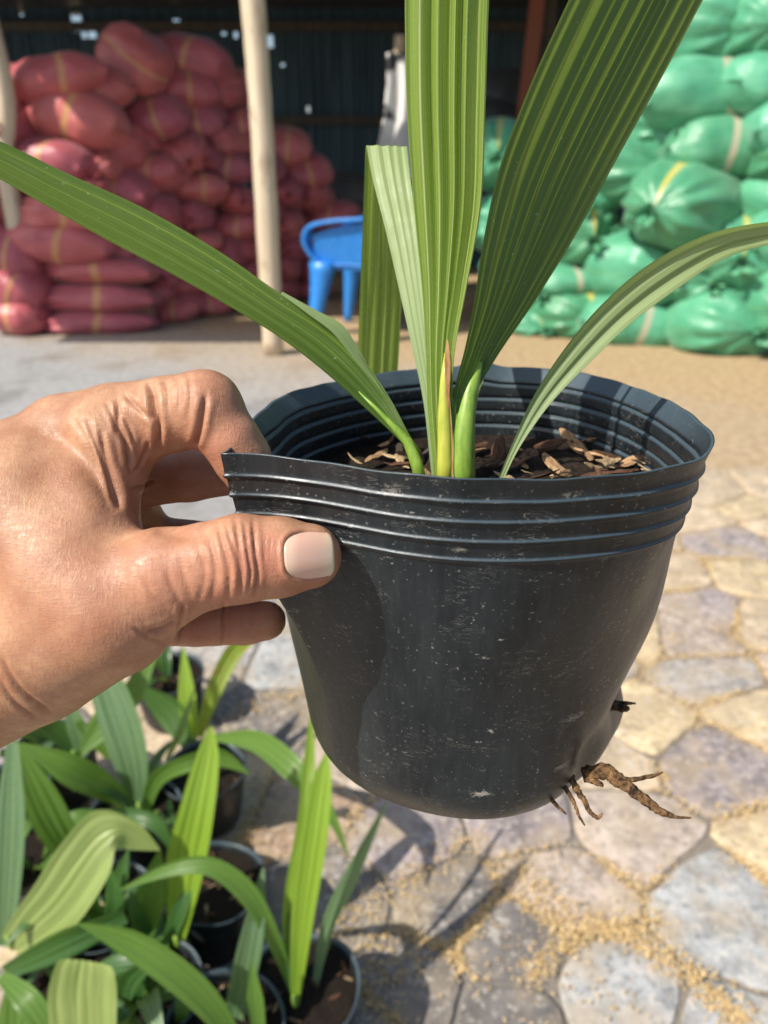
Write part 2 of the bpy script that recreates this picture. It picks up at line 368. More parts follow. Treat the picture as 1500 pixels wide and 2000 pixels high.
def build_hand():
    V, Q = hand_sdf()
    me = bpy.data.meshes.new('hand'); me.from_pydata(V.tolist(), [], Q.tolist()); me.update()
    bm = bmesh.new(); bm.from_mesh(me)
    for _ in range(3): bmesh.ops.smooth_vert(bm, verts=bm.verts, factor=.5, use_axis_x=True, use_axis_y=True, use_axis_z=True)
    bm.normal_update()
    # finer skin only where the lens sees it close
    ed = [e for e in bm.edges if e.verts[0].co.z < .30 and 750 + FPX * e.verts[0].co.x / e.verts[0].co.z > -60 and sum(v.normal @ v.co.normalized() for v in e.verts) < .5]
    bmesh.ops.subdivide_edges(bm, edges=ed, cuts=1, use_grid_fill=True)
    for _ in range(2): bmesh.ops.smooth_vert(bm, verts=bm.verts, factor=.4, use_axis_x=True, use_axis_y=True, use_axis_z=True)
    bm.normal_update(); bm.to_mesh(me); bm.free()
    n = len(me.vertices); P = np.empty(n * 3); me.vertices.foreach_get('co', P); P = P.reshape(-1, 3)
    N = np.empty(n * 3); me.vertex_normals.foreach_get('vector', N); N = N.reshape(-1, 3)
    px = 750 + FPX * P[:, 0] / P[:, 2]; py = 1000 - FPX * P[:, 1] / P[:, 2]
    face = np.clip(-(N * P).sum(1) / np.linalg.norm(P, axis=1) * 2.2 + .25, 0, 1)
    off = np.zeros(n); crease = np.zeros(n)
    for pl, w, dep in CREASES:
        C = catmull(pl, 8); lo = C.min(0) - 6 * w; hi = C.max(0) + 6 * w
        m = np.where((px > lo[0]) & (px < hi[0]) & (py > lo[1]) & (py < hi[1]))[0]
        if not len(m): continue
        q = np.stack([px[m], py[m]], 1); best = np.full(len(m), 1e9); tt = np.zeros(len(m))
        for i in range(len(C) - 1):
            a, b = C[i], C[i + 1]; d = b - a; t = np.clip(((q - a) @ d) / (d @ d + 1e-9), 0, 1)
            ds = np.linalg.norm(q - a - t[:, None] * d, axis=1); u = ds < best; best[u] = ds[u]; tt[u] = (i + t[u]) / (len(C) - 1)
        fade = np.clip(np.minimum(tt, 1 - tt) * 5 + .15, 0, 1)
        crease[m] = np.maximum(crease[m], face[m] * fade * np.exp(-(best / (w * .8)) ** 2) * min(1, dep * 1.6) * (w < 10))
        off[m] += 1.3 * face[m] * fade * dep * 1e-3 * (-np.exp(-(best / w) ** 2) + .38 * np.exp(-((best - 2.6 * w) / (1.5 * w)) ** 2))
    P += N * off[:, None]
    # seat of the nail: fit the fingertip's curve, sink the skin under the plate, raise the folds round it
    a, b = nail_ab(px, py); fp = (N[:, 2] < -.05) & (np.abs(a) < 1.35) & (np.abs(b) < 1.3) & (P[:, 2] < .24)
    global NAIL_Q
    A = lambda a, b: np.stack([np.ones_like(a), a, b, a * a, a * b, b * b, b ** 4], -1)
    ins = fp & (np.abs(a) < .95) & (np.abs(b) < .95); NAIL_Q = np.linalg.lstsq(A(a[ins], b[ins]), P[ins, 2], rcond=None)[0]
    ii = np.where(fp)[0]; q = A(a[ii], b[ii]) @ NAIL_Q; rr = (np.abs(a[ii]) ** 3.2 + np.abs(b[ii]) ** 3.2) ** (1 / 3.2)
    k = np.clip((1.0 - rr) / .10, 0, 1); P[ii, 2] = P[ii, 2] * (1 - k) + (q + .0008) * k
    fold = np.exp(-((rr - 1.12) / .09) ** 2) * np.where(a[ii] > .75, .15, 1.0); P[ii, 2] -= fold * .00050
    pink = np.zeros(n)
    for cx, cy, r_, a in ((520, 1085, 60, .7), (620, 1140, 50, .5), (420, 760, 60, .35), (455, 850, 45, .55), (140, 1180, 150, .35), (430, 1215, 130, .9), (370, 930, 90, .8), (265, 880, 50, .3), (310, 1120, 60, .2)):
        pink += a * np.exp(-((px - cx) ** 2 + (py - cy) ** 2) / r_ ** 2)
    W = np.stack([P[:, 0], P[:, 1] * SP + P[:, 2] * CP, CAM_H + P[:, 1] * CP - P[:, 2] * SP], 1)
    me.vertices.foreach_set('co', W.ravel()); me.update()
    at_ = me.attributes.new('flush', 'FLOAT', 'POINT'); at_.data.foreach_set('value', np.clip(pink, 0, 1))
    ct = me.attributes.new('crease', 'FLOAT', 'POINT'); ct.data.foreach_set('value', np.clip(crease, 0, 1))
    # rest coordinates along the limb for the fine skin lines
    rc = me.attributes.new('rest', 'FLOAT_VECTOR', 'POINT'); rc.data.foreach_set('vector', P.astype(np.float32).ravel())
    return me, P, N
def mat_skin():
    M = Mat('skin', .46, .42)
    at_ = M.n('Attribute', attribute_name='rest'); v = at_.outputs['Vector']; fl = M.n('Attribute', attribute_name='flush').outputs['Fac']
    def mp(scale, rot):
        q = M.n('Mapping'); q.inputs['Scale'].default_value = scale; q.inputs['Rotation'].default_value = rot; M.l(v, q.inputs[0]); return q.outputs[0]
    blot = M.noise(v, 70, 5, .6); mot = M.noise(v, 420, 4, .65)
    c = M.mix(M.ramp(blot, [(.32, 0), (.68, 1)]), (.33, .155, .080), (.54, .315, .185))
    c = M.mix(M.math('MULTIPLY', M.ramp(mot, [(.42, 0), (.62, 1)]), .35), c, (.36, .155, .09))
    c = M.mix(M.math('MULTIPLY', fl, .62), c, (.52, .185, .125))
    l1 = M.noise(mp((1300, 240, 700), (0, 0, R(20))), 1, 3, .6, .6); l2 = M.noise(mp((300, 1400, 700), (0, 0, R(33))), 1, 3, .6, .6)
    cell = M.n('TexVoronoi', feature='DISTANCE_TO_EDGE'); cell.inputs['Scale'].default_value = 900; M.l(v, cell.inputs['Vector'])
    lines = M.math('ADD', M.ramp(l1, [(.38, 0), (.5, 1)]), M.ramp(l2, [(.36, 0), (.5, 1)]))
    c = M.mix(M.math('MULTIPLY', M.math('SUBTRACT', 2.0, lines, True), .15), c, (.30, .13, .075))
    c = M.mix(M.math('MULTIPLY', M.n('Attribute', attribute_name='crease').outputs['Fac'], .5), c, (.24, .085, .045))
    vein = M.ramp(M.noise(v, 38, 3, .5, .8), [(.46, 0), (.5, 1), (.54, 0)])
    c = M.mix(M.math('MULTIPLY', vein, .10), c, (.30, .19, .15))
    M.base(c)
    b1 = M.bump(lines, .24, .0003)
    b2 = M.bump(M.ramp(cell.outputs['Distance'], [(0, 0), (.12, 1)]), .10, .0002, b1)
    M.bump(mot, .12, .0003, b2)
    M.b.inputs['Subsurface Weight'].default_value = .16; M.b.inputs['Subsurface Radius'].default_value = (1, .35, .18); M.b.inputs['Subsurface Scale'].default_value = .003
    M.l(M.ramp(mot, [(.3, .37), (.7, .54)]), M.b.inputs['Roughness'])
    return M.m
hand_me, HP, HN = build_hand()
hand = link('hand', hand_me, mat_skin())
tag(hand, 'bare left hand gripping the rim of the black pot, thumb in front', 'hand')
# thumbnail: a curved plate laid over the skin it covers
def build_nail():
    V = []; F = []; nu = nv = 24; cx, cy, hw, hh = NAIL_C; th = R(3); Q = NAIL_Q
    for lay in (0, 1):
        for j in range(nv + 1):
            for i in range(nu + 1):
                s_, t_ = i / nu * 2 - 1, j / nv * 2 - 1
                # square grid pulled into a rounded square (superellipse of power 3.4, squarer at the free edge)
                pw = 3.0 if s_ < 0 else 4.2; m = max(abs(s_), abs(t_)); L = (abs(s_) ** pw + abs(t_) ** pw) ** (1 / pw) + 1e-9
                a, b = s_ * m / L, t_ * m / L
                z = np.array([1, a, b, a * a, a * b, b * b, b ** 4]) @ Q
                z -= (.00035 * (1 - m ** 4) - .00005 + .00025 * max(0, a) ** 3) if lay == 0 else -.0006
                dx, dy = a * hw, b * hh; x = cx + dx * math.cos(th) + dy * math.sin(th); y = cy - dx * math.sin(th) + dy * math.cos(th)
                V.append(c2w(pc(x, y, z)))
    n = (nu + 1) * (nv + 1); W_ = nu + 1
    for j in range(nv):
        for i in range(nu):
            q = (j * W_ + i, j * W_ + i + 1, (j + 1) * W_ + i + 1, (j + 1) * W_ + i); F.append(q); F.append(tuple(n + k for k in q[::-1]))
    ring = [i for i in range(W_)] + [j * W_ + nu for j in range(1, nv + 1)] + [nv * W_ + i for i in range(nu - 1, -1, -1)] + [j * W_ for j in range(nv - 1, 0, -1)]
    for a, b in zip(ring, ring[1:] + ring[:1]): F.append((b, a, a + n, b + n))
    return mesh('nail', V, F)
MN = Mat('nail', .24, .5)
_g = MN.n('Attribute', attribute_name='Col')
_v = MN.coord('Generated')
_s = MN.n('SeparateXYZ'); MN.l(_v, _s.inputs[0])
MN.base(MN.mix(MN.ramp(_s.outputs[0], [(.0, .7), (.14, .55), (.30, 1.), (.72, .8), (.95, 0)]), (.76, .62, .44), (.70, .43, .33)))
MN.bump(MN.noise(MN.coord('Object', (60, 900, 900)), 1, 2), .15, .0002); MN.b.inputs['Subsurface Weight'].default_value = .1; MN.b.inputs['Subsurface Scale'].default_value = .002
MN.b.inputs['Coat Weight'].default_value = .7; MN.b.inputs['Coat Roughness'].default_value = .12
tag(link('nail', build_nail(), MN.m, hand))
# ------------------------------------------------------------------ soil, chips, roots and leaves of the held palm
def mat_soil():
    M = Mat('potting_soil', .9, .2); v = M.coord('Object')
    c = M.mix(M.ramp(M.noise(v, 260, 5, .7), [(.35, 0), (.7, 1)]), (.008, .006, .005), (.045, .030, .020)); M.base(c)
    M.bump(M.noise(v, 420, 5, .7), .9, .002); return M.m
SOIL = mat_soil()
SOIL_S = .030
def soil_mesh(n=56, rings=16):
    V = []; F = []
    for j in range(rings + 1):
        f = j / rings
        for i in range(n):
            q = pot_point(int(i * NA / n), SOIL_S, .0005); c = POT_C - A_UP * SOIL_S; p = c + (q - c) * f
            z = .0022 * mnoise.noise(Vector(p * 95)) + .0016 * mnoise.noise(Vector(p * 330)) + .004 * (1 - f) + .0035 * max(0, (p[0] - .04) / .06) * (1 - f * .3)
            V.append(c2w(p + A_UP * z * (1 if f < .98 else .4)))
    for j in range(rings):
        for i in range(n): F.append((j * n + i, (j + 1) * n + i, (j + 1) * n + (i + 1) % n, j * n + (i + 1) % n))
    return mesh('soil', V, F)
soil = palm_part('soil', soil_mesh(), SOIL)
def chip_mesh(seed):
    r_ = random.Random(seed); V = []; F = []; n = 7
    for i in range(n):
        t = i / (n - 1); w = .5 * math.sin(math.pi * (.12 + .80 * t)) * r_.uniform(.75, 1.15); bend = .16 * (t - .5) ** 2 * r_.uniform(-1, 2)
        for a, b in ((-1, -.25), (-.55, .35), (.5, .45), (1, -.1), (0, -.5)):
            V.append((t - .5, a * w * .30, b * w * .22 + bend + r_.uniform(-.012, .012)))
    for i in range(n - 1):
        for k in range(5): F.append((i * 5 + k, i * 5 + (k + 1) % 5, (i + 1) * 5 + (k + 1) % 5, (i + 1) * 5 + k))
    F.append((4, 3, 2, 1, 0)); F.append(tuple((n - 1) * 5 + k for k in range(5)))
    return mesh('wood_chip', V, F)
def mat_chip(name, a, b):
    M = Mat(name, .75, .3); f = M.noise(M.coord('Object', (2, 26, 26)), 1.2, 4, .6)
    oi = M.n('ObjectInfo'); c = M.mix(M.ramp(f, [(.3, 0), (.7, 1)]), a, b)
    hs = M.n('HueSaturation'); M.l(c, hs.inputs['Color']); M.l(M.math('ADD', M.math('MULTIPLY', oi.outputs['Random'], .9), .5), hs.inputs['Value'])
    M.base(hs.outputs[0]); M.bump(f, .5, .05); return M.m
CHIP = [mat_chip('bark_chip_tan', (.26, .14, .065), (.54, .35, .19)), mat_chip('bark_chip_brown', (.055, .026, .014), (.20, .10, .055)), mat_chip('rice_hull_pale', (.36, .24, .12), (.62, .47, .28))]
chips = [[(lambda m: (m.materials.append(CHIP[k]), m)[1])(chip_mesh(q * 3 + k)) for q in range(4)] for k in range(3)]
_r = random.Random(11)
FEATURE = [(1160, 858, .0085, 0), (1085, 910, .0150, 0), (1150, 885, .0125, 0), (1190, 908, .0110, 2), (1240, 895, .0100, 0), (1225, 920, .011, 1), (735, 890, .0120, 0), (768, 892, .0075, 2), (812, 885, .012, 1), (870, 880, .011, 1), (975, 880, .0135, 1), (1075, 868, .013, 1), (1120, 862, .014, 0), (1010, 905, .012, 1), (1105, 925, .012, 0), (1262, 905, .009, 2), (1180, 925, .015, 1), (1055, 930, .011, 1), (790, 905, .012, 1), (840, 910, .01, 0), (935, 870, .012, 1), (960, 905, .009, 1)]
def chip(px, py, ln, k):
    d = np.array([(px - 750) / FPX, (1000 - py) / FPX, 1.0]); c0 = POT_C - A_UP * (SOIL_S - .0055); t = (c0 @ A_UP) / (d @ A_UP); q = d * t
    if np.linalg.norm(q - c0) > .0755: return
    o = bpy.data.objects.new('wood_chip', chips[k][_r.randrange(4)]); col.objects.link(o); o.parent = soil
    o.location = PW @ c2w(q); o.scale = (ln * 1.3, ln * _r.uniform(1.1, 1.7), ln * 1.3)
    o.rotation_euler = (_r.uniform(-.6, .6), _r.uniform(-.45, .45), _r.uniform(0, 6.28))
for f in FEATURE: chip(*f)
for _ in range(110):
    px = _r.uniform(640, 1330); chip(px, _r.uniform(848, 1010), _r.uniform(.0035, .009), _r.choice([0, 0, 1, 1, 1, 2, 2]))

def mat_leaf(name, dark, light, pleats, vein=(.62, .66, .12), trans=.38, vein_amt=.6, rough=.34, specks=.5, brown=0.0):
    """pleated palm leaf: u runs across the blade, v along it"""
    M = Mat(name, rough, .5); uv = M.n('UVMap'); s = M.n('SeparateXYZ'); M.l(uv.outputs[0], s.inputs[0]); u, v = s.outputs[0], s.outputs[1]
    w1 = M.math('MULTIPLY', M.math('SINE', M.math('ADD', M.math('MULTIPLY', u, 8.2), 1.0)), .035); w2 = M.math('MULTIPLY', M.math('SINE', M.math('MULTIPLY', u, 19.5)), .02)
    uw = M.math('ADD', u, M.math('ADD', w1, w2))
    cmb = M.n('CombineXYZ'); M.l(M.math('MULTIPLY', u, 90), cmb.inputs[0]); M.l(M.math('MULTIPLY', v, 1.6), cmb.inputs[1])
    fine = M.noise(cmb.outputs[0], 1, 3, .6)
    cmb2 = M.n('CombineXYZ'); M.l(M.math('MULTIPLY', u, 14), cmb2.inputs[0]); M.l(M.math('MULTIPLY', v, .7), cmb2.inputs[1])
    broad = M.noise(cmb2.outputs[0], 1, 3, .55)
    tri = M.math('PINGPONG', M.math('MULTIPLY', uw, pleats), .5)          # 0 in valleys, .5 on ridges
    ridge = M.ramp(tri, [(.0, 1), (.035, .4), (.08, 0), (.455, 0), (.495, .35)])
    vein_n = M.math('MULTIPLY', ridge, M.ramp(broad, [(.40, .05), (.60, 1)]))
    c = M.mix(M.ramp(fine, [(.34, 0), (.66, 1)]), dark, light)
    c = M.mix(M.math('MULTIPLY', M.ramp(broad, [(.40, 0), (.64, 1)]), .55), c, light)
    c = M.mix(M.math('MULTIPLY', vein_n, vein_amt), c, vein)
    ob = M.coord('Object')
    sp = M.math('MULTIPLY', M.ramp(M.noise(M.coord('Object', (1, 1, 1)), 700, 2, .6), [(.70, 0), (.75, 1)]), specks)
    c = M.mix(sp, c, (.42, .60, .45))
    blotch = M.ramp(M.noise(ob, 70, 5, .75), [(.69, 0), (.74, 1)])
    c = M.mix(M.math('MULTIPLY', blotch, .25 * specks), c, (.36, .62, .50))
    if brown: c = M.mix(M.math('MULTIPLY', M.ramp(M.noise(ob, 60, 4, .7), [(.55, 0), (.66, 1)]), brown), c, (.32, .13, .03))
    M.base(c)
    M.bump(M.mix(.5, fine, ridge), .35, .0006)
    M.l(M.ramp(M.noise(ob, 180, 3), [(.3, rough - .08), (.7, rough + .12)]), M.b.inputs['Roughness'])
    tr = M.n('BsdfTranslucent'); M.l(M.mix(.55, c, (.50, .70, .08)), tr.inputs['Color'])
    mx = M.n('MixShader'); mx.inputs[0].default_value = trans
    M.l(M.b.outputs[0], mx.inputs[1]); M.l(tr.outputs[0], mx.inputs[2]); M.l(mx.outputs[0], M.out.inputs[0])
    return M.m
LEAF_MID = mat_leaf('leaf_mid', (.034, .085, .013), (.105, .185, .030), 7, (.50, .56, .12), .34)
LEAF_BRIGHT = mat_leaf('leaf_bright', (.052, .140, .012), (.33, .44, .085), 5, (.80, .84, .46), .42, .9, .25)
LEAF_DARK = mat_leaf('leaf_dark', (.011, .050, .016), (.036, .098, .024), 11, (.46, .62, .02), .30, 1.0, .38, .6)
LEAF_PALE = mat_leaf('leaf_pale', (.19, .29, .11), (.36, .46, .21), 5, (.60, .66, .30), .34, .6, .42, .3)
def ribbon(st, pleats, amp, m=48, n=30, cup=0.0, wave=0.0, world=False, seed=0):
    """blade from stations (left edge px,py,d ; right edge px,py,d); pleated across"""
    L = catmull([tuple(s[0]) if world else tuple(at(*s[0])) for s in st], 10); Q = catmull([tuple(s[1]) if world else tuple(at(*s[1])) for s in st], 10)
    L = resample(L, m); Q = resample(Q, m); V = []; F = []; UV = []
    mid = (L + Q) / 2
    for j in range(m):
        t = mid[min(j + 1, m - 1)] - mid[max(j - 1, 0)]; ac = Q[j] - L[j]; nn = np.cross(ac, t); nn /= (np.linalg.norm(nn) + 1e-9)
        w = np.linalg.norm(ac)
        for i in range(n + 1):
            u = i / n; p = L[j] + ac * u
            uw = u + .035 * math.sin(8.2 * u + 1) + .02 * math.sin(19.5 * u); tri = abs(((uw * pleats) % 1) - .5) * 2 - .5
            a = amp * w * (1 - abs(2 * u - 1) ** 6)
            z = tri * a + cup * w * (1 - (2 * u - 1) ** 2)
            if wave: z += wave * w * math.sin(j / m * 9 + u * 4 + seed)
            V.append(Vector(p + nn * z)); UV.append((u, j / (m - 1)))
    for j in range(m - 1):
        for i in range(n): a = j * (n + 1) + i; F.append((a, a + 1, a + n + 2, a + n + 1))
    me = mesh('leaf', V, F); ul = me.uv_layers.new(name='UVMap')
    for lp in me.loops: ul.data[lp.index].uv = UV[lp.vertex_index]
    return me
def palm_leaf(st, mat, pleats, amp, label=None, **kw):
    o = palm_part('leaf', ribbon(st, pleats, amp, **kw), mat)
    if label: o['label'] = label
    return o
# A: long leaf to the left
palm_leaf([((806, 888, .268), (822, 880, .268)), ((770, 850, .266), (800, 850, .266)), ((700, 785, .264), (760, 775, .268)), ((620, 715, .260), (708, 700, .268)), ((540, 655, .257), (650, 640, .268)),
           ((440, 594, .253), (545, 572, .264)), ((330, 532, .249), (430, 492, .259)), ((200, 464, .244), (280, 406, .253)), ((80, 396, .239), (130, 338, .247)), ((-60, 318, .233), (-20, 268, .240)), ((-220, 250, .226), (-200, 215, .230)), ((-330, 230, .222), (-325, 222, .223))],
          LEAF_MID, 5, .035, 'long narrow leaf arching out over the hand', m=90, cup=-.13)
# A2: folded-over upper margin of the same blade, paler underside
palm_leaf([((548, 574, .2635), (552, 570, .2640)), ((600, 612, .264), (618, 606, .266)), ((650, 650, .265), (668, 634, .268)), ((690, 700, .266), (702, 684, .269)), ((735, 752, .2675), (738, 750, .268)), ((760, 785, .267), (760.5, 785, .267))], LEAF_PALE, 2, .02, 'pale folded margin of the long leaf', m=30, n=10)
# B: leaf that kinks over and hangs down behind the pot
palm_leaf([((846, 965, .271), (862, 965, .271)), ((840, 905, .270), (862, 905, .270)), ((826, 780, .271), (850, 780, .270)), ((796, 640, .273), (836, 640, .271)), ((758, 470, .277), (818, 470, .275)), ((728, 350, .281), (802, 350, .279)), ((716, 284, .284), (795, 286, .283))], LEAF_PALE, 4, .035, 'pale leaf kinked sharply over', m=60)
palm_leaf([((716, 284, .284), (795, 286, .283)), ((714, 290, .290), (792, 292, .290)), ((712, 340, .300), (790, 340, .300)), ((707, 470, .325), (788, 470, .325)), ((702, 600, .350), (784, 600, .350)), ((698, 740, .375), (776, 740, .375)), ((700, 830, .392), (770, 830, .392)), ((730, 930, .41), (740, 930, .41))], LEAF_BRIGHT, 4, .06, 'outer half of the kinked leaf hanging behind the pot', m=50)
# C: upright central leaf
palm_leaf([((852, 965, .270), (884, 965, .269)), ((847, 915, .269), (886, 915, .267)), ((836, 800, .268), (884, 800, .264)), ((832, 690, .264), (888, 690, .258)), ((824, 560, .259), (912, 560, .253)), ((808, 400, .252), (940, 400, .246)), ((795, 220, .243), (948, 220, .238)), ((791, 60, .235), (953, 60, .231)), ((792, -100, .227), (958, -100, .224)), ((805, -330, .217), (950, -330, .214)), ((850, -560, .210), (900, -560, .208))],
          LEAF_BRIGHT, 5, .125, 'bright upright pleated leaf', m=90, n=60, cup=.05)
# D: broad dark leaf leaning to the right
palm_leaf([((884, 850, .262), (912, 850, .264)), ((886, 770, .259), (930, 770, .263)), ((908, 680, .254), (975, 690, .264)), ((926, 590, .249), (1040, 595, .265)), ((944, 470, .243), (1118, 470, .266)), ((975, 330, .238), (1197, 325, .267)), ((1030, 180, .232), (1280, 175, .265)), ((1092, 40, .227), (1352, 40, .261)), ((1150, -80, .223), (1410, -80, .257)), ((1260, -300, .218), (1480, -300, .248)), ((1400, -520, .216), (1450, -520, .228))],
          LEAF_DARK, 11, .026, 'broad dark pleated leaf leaning out of the pot', m=90, n=72)
# E: thin leaf arching to the right
palm_leaf([((974, 934, .262), (985, 934, .262)), ((1000, 868, .260), (1016, 872, .260)), ((1040, 778, .257), (1074, 790, .258)), ((1096, 690, .254), (1148, 712, .256)), ((1170, 600, .251), (1232, 632, .254)), ((1262, 520, .248), (1320, 566, .252)), ((1370, 462, .245), (1410, 508, .250)), ((1480, 436, .242), (1495, 480, .247)), ((1640, 425, .238), (1640, 455, .240)), ((1760, 440, .236), (1760, 446, .236))],
          LEAF_PALE, 2, .10, 'thin pale leaf arching out over the rim', m=70, n=20, cup=-.12)
# stem, pale sheath and dry brown sheath tip
def mat_stem(name, a, b, rough=.4):
    M = Mat(name, rough, .5); f = M.noise(M.coord('Object', (500, 500, 22)), 1, 3, .6); M.base(M.mix(M.ramp(f, [(.3, 0), (.7, 1)]), a, b)); M.bump(f, .2, .0004); return M.m
STEM = mat_stem('stem_green', (.15, .28, .03), (.27, .41, .065)); SHEATH = mat_stem('sheath_yellow', (.34, .40, .045), (.52, .52, .085)); DRY = mat_stem('sheath_dry', (.30, .13, .05), (.50, .30, .12), .7)
V, F = tube([at(902, 955, .268), at(902, 920, .266), at(904, 860, .2645), at(908, 815, .263), at(918, 770, .2625), at(938, 700, .2615)], [.0048, .0047, .0042, .0036, .0028, .0012], 16)
palm_part('stem', mesh('stem', V, F), STEM)
V, F = tube([at(790, 945, .269), at(824, 945, .268), at(812, 900, .268), at(796, 862, .2675), at(768, 832, .2665), at(735, 798, .2665), at(700, 765, .2665)][1:], [.0023, .0022, .0019, .0012, .0007, .0003], 12)
palm_part('petiole', mesh('petiole', V, F), STEM)
V, F = tube([at(868, 955, .2665), at(870, 905, .265), at(869, 850, .263), at(868, 800, .2615), at(869, 740, .2600), at(873, 690, .259)], [.0030, .0029, .0026, .0022, .0016, .0009], 14)
palm_part('sheath', mesh('sheath', V, F), SHEATH)
palm_leaf([((874, 800, .2575), (876, 800, .2575)), ((870, 755, .2562), (878, 758, .2562)), ((868, 715, .2550), (880, 722, .2552)), ((869, 688, .2545), (879, 696, .2546)), ((873, 662, .254), (875, 664, .254))], DRY, 1, .08, 'dry brown sheath tip', m=14, n=6)
palm_leaf([((883, 945, .2625), (886, 945, .2625)), ((881, 850, .2608), (884, 850, .2608)), ((877, 775, .2585), (878, 775, .2585))], DRY, 1, .1, m=14, n=4)
palm_leaf([((916, 820, .268), (921, 820, .268)), ((928, 760, .268), (938, 762, .268)), ((944, 722, .269), (949, 726, .269))], LEAF_BRIGHT, 1, .05, m=14, n=4)
# roots out of the drain holes
def mat_root():
    M = Mat('root', .85, .2); v = M.coord('Object'); M.base(M.mix(M.ramp(M.noise(v, 330, 5, .7), [(.38, 0), (.62, 1)]), (.025, .016, .011), (.25, .14, .062))); M.bump(M.noise(v, 500, 4), .9, .002); return M.m
ROOT = mat_root()
def root(pts, rad, seed):
    C = catmull([tuple(at(*p)) for p in pts], 6); rr = np.interp(np.linspace(0, 1, len(C)), np.linspace(0, 1, len(rad)), rad)
    V, F = tube(C, rr * .82, 8, .28, seed); palm_part('root', mesh('root', V, F), ROOT)
root([(1140, 1512, .272), (1185, 1508, .268), (1215, 1530, .265), (1260, 1562, .262), (1290, 1585, .260), (1325, 1596, .259), (1350, 1597, .259)], [.0030, .0034, .0027, .0022, .0016, .0006, .0003], 1)
root([(1190, 1508, .268), (1225, 1523, .267), (1270, 1516, .266), (1295, 1508, .266)], [.0015, .0011, .0009, .0003], 2)
root([(1108, 1500, .275), (1125, 1538, .269), (1140, 1562, .266), (1152, 1585, .265), (1168, 1597, .264), (1176, 1588, .264)], [.0016, .0014, .0012, .0010, .0008, .0004], 3)
root([(1092, 1508, .275), (1108, 1545, .269), (1122, 1570, .267), (1130, 1592, .266), (1142, 1612, .266)], [.0012, .0010, .0008, .0006, .0003], 4)
root([(1062, 1525, .274), (1078, 1562, .269), (1095, 1580, .267), (1106, 1590, .267)], [.0011, .0009, .0006, .0003], 5)
root([(1180, 1375, .293), (1218, 1382, .291), (1226, 1388, .290)], [.0020, .0022, .0011], 6)
root([(1195, 1372, .293), (1222, 1373, .291), (1242, 1374, .290)], [.0010, .0009, .0004], 7)
root([(1145, 1520, .270), (1170, 1530, .267), (1178, 1536, .266)], [.0018, .0012, .0006], 8)
# ------------------------------------------------------------------ ground and paving
def mat_ground():
    M = Mat('yard_ground', .85, .25); v = M.coord('Object'); s = M.n('SeparateXYZ'); M.l(v, s.inputs[0])
    n1 = M.noise(v, 1.3, 5, .6); n2 = M.noise(v, 22, 5, .65); n3 = M.noise(v, 150, 3, .6)
    conc = M.mix(M.ramp(n2, [(.3, 0), (.7, 1)]), (.25, .252, .255), (.40, .402, .40))
    conc = M.mix(M.math('MULTIPLY', M.ramp(M.noise(v, 2.6, 4, .6), [(.52, 0), (.68, 1)]), .6), conc, (.13, .125, .12))
    dust = M.mix(M.ramp(n2, [(.35, 0), (.65, 1)]), (.32, .215, .115), (.50, .37, .22))
    dust = M.mix(M.ramp(n3, [(.58, 0), (.7, 1)]), dust, (.58, .45, .27))
    # dust lies to the right and in front of the shed; bare concrete left of the pole
    ty = M.math('ADD', M.math('MULTIPLY', s.outputs[1], .80), M.math('MULTIPLY', s.outputs[0], .55))
    ty = M.math('ADD', ty, M.math('MULTIPLY', n1, 1.3))
    f = M.ramp(M.math('MULTIPLY', ty, .2), [(.66, 0), (.98, 1)])
    right = M.ramp(M.math('ADD', M.math('MULTIPLY', s.outputs[0], .5), M.math('MULTIPLY', n1, .5)), [(.32, 0), (.75, .85)])
    f = M.math('MAXIMUM', f, right)
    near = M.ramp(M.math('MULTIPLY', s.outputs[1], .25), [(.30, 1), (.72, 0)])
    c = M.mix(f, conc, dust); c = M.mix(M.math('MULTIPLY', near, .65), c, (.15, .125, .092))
    M.base(c); M.bump(M.mix(.5, n2, n3), .6, .006); return M.m
G = 60
ground = link('ground', mesh('ground', [(-G, -G, 0), (G, -G, 0), (G, G, 0), (-G, G, 0)], [(0, 1, 2, 3)]), mat_ground(), None, False)
tag(ground, kind='structure')
TAN, YEL, GRY, PUR, PNK, BLU, ORG, DRK = (.54, .43, .30), (.58, .46, .28), (.36, .335, .315), (.31, .265, .262), (.45, .37, .31), (.36, .37, .37), (.40, .28, .19), (.20, .182, .168)
STONES = [(1420, 1065, PUR), (1330, 1010, TAN), (1480, 990, YEL), (1465, 1130, YEL), (1310, 1120, TAN), (1390, 1192, PUR), (1250, 1235, YEL), (1492, 1215, TAN), (1395, 1330, GRY), (1480, 1395, YEL), (1255, 1415, YEL),
          (1390, 1490, PUR), (1170, 1480, TAN), (1210, 1620, PNK), (1030, 1610, PUR), (790, 1645, PUR), (600, 1575, ORG), (870, 1770, DRK), (1090, 1720, PNK), (985, 1850, DRK), (800, 1930, DRK), (660, 1770, DRK), (1430, 1790, BLU), (1205, 1965, BLU),
          (545, 1400, DRK), (560, 1300, BLU), (420, 1290, GRY), (700, 1480, PNK), (1000, 2010, DRK), (1330, 1245, PNK), (1240, 1050, TAN), (1400, 960, TAN), (700, 2040, DRK), (1440, 2080, BLU)]
seeds = [(on_z(x, y).x, on_z(x, y).y, c) for x, y, c in STONES]
_r = random.Random(5)
gy = .25
while gy < 2.75:
    gx = -1.0 + _r.random() * .1
    while gx < 2.0:
        p = (gx + _r.uniform(-.05, .05), gy + _r.uniform(-.05, .05))
        ok = not (p[0] < -.22 and p[1] > 1.45) and all((p[0] - q[0]) ** 2 + (p[1] - q[1]) ** 2 > .165 ** 2 for q in seeds)
        if ok: seeds.append((p[0], p[1], _r.choice([TAN, TAN, YEL, GRY, PUR, PNK, DRK])))
        gx += .17
    gy += .17
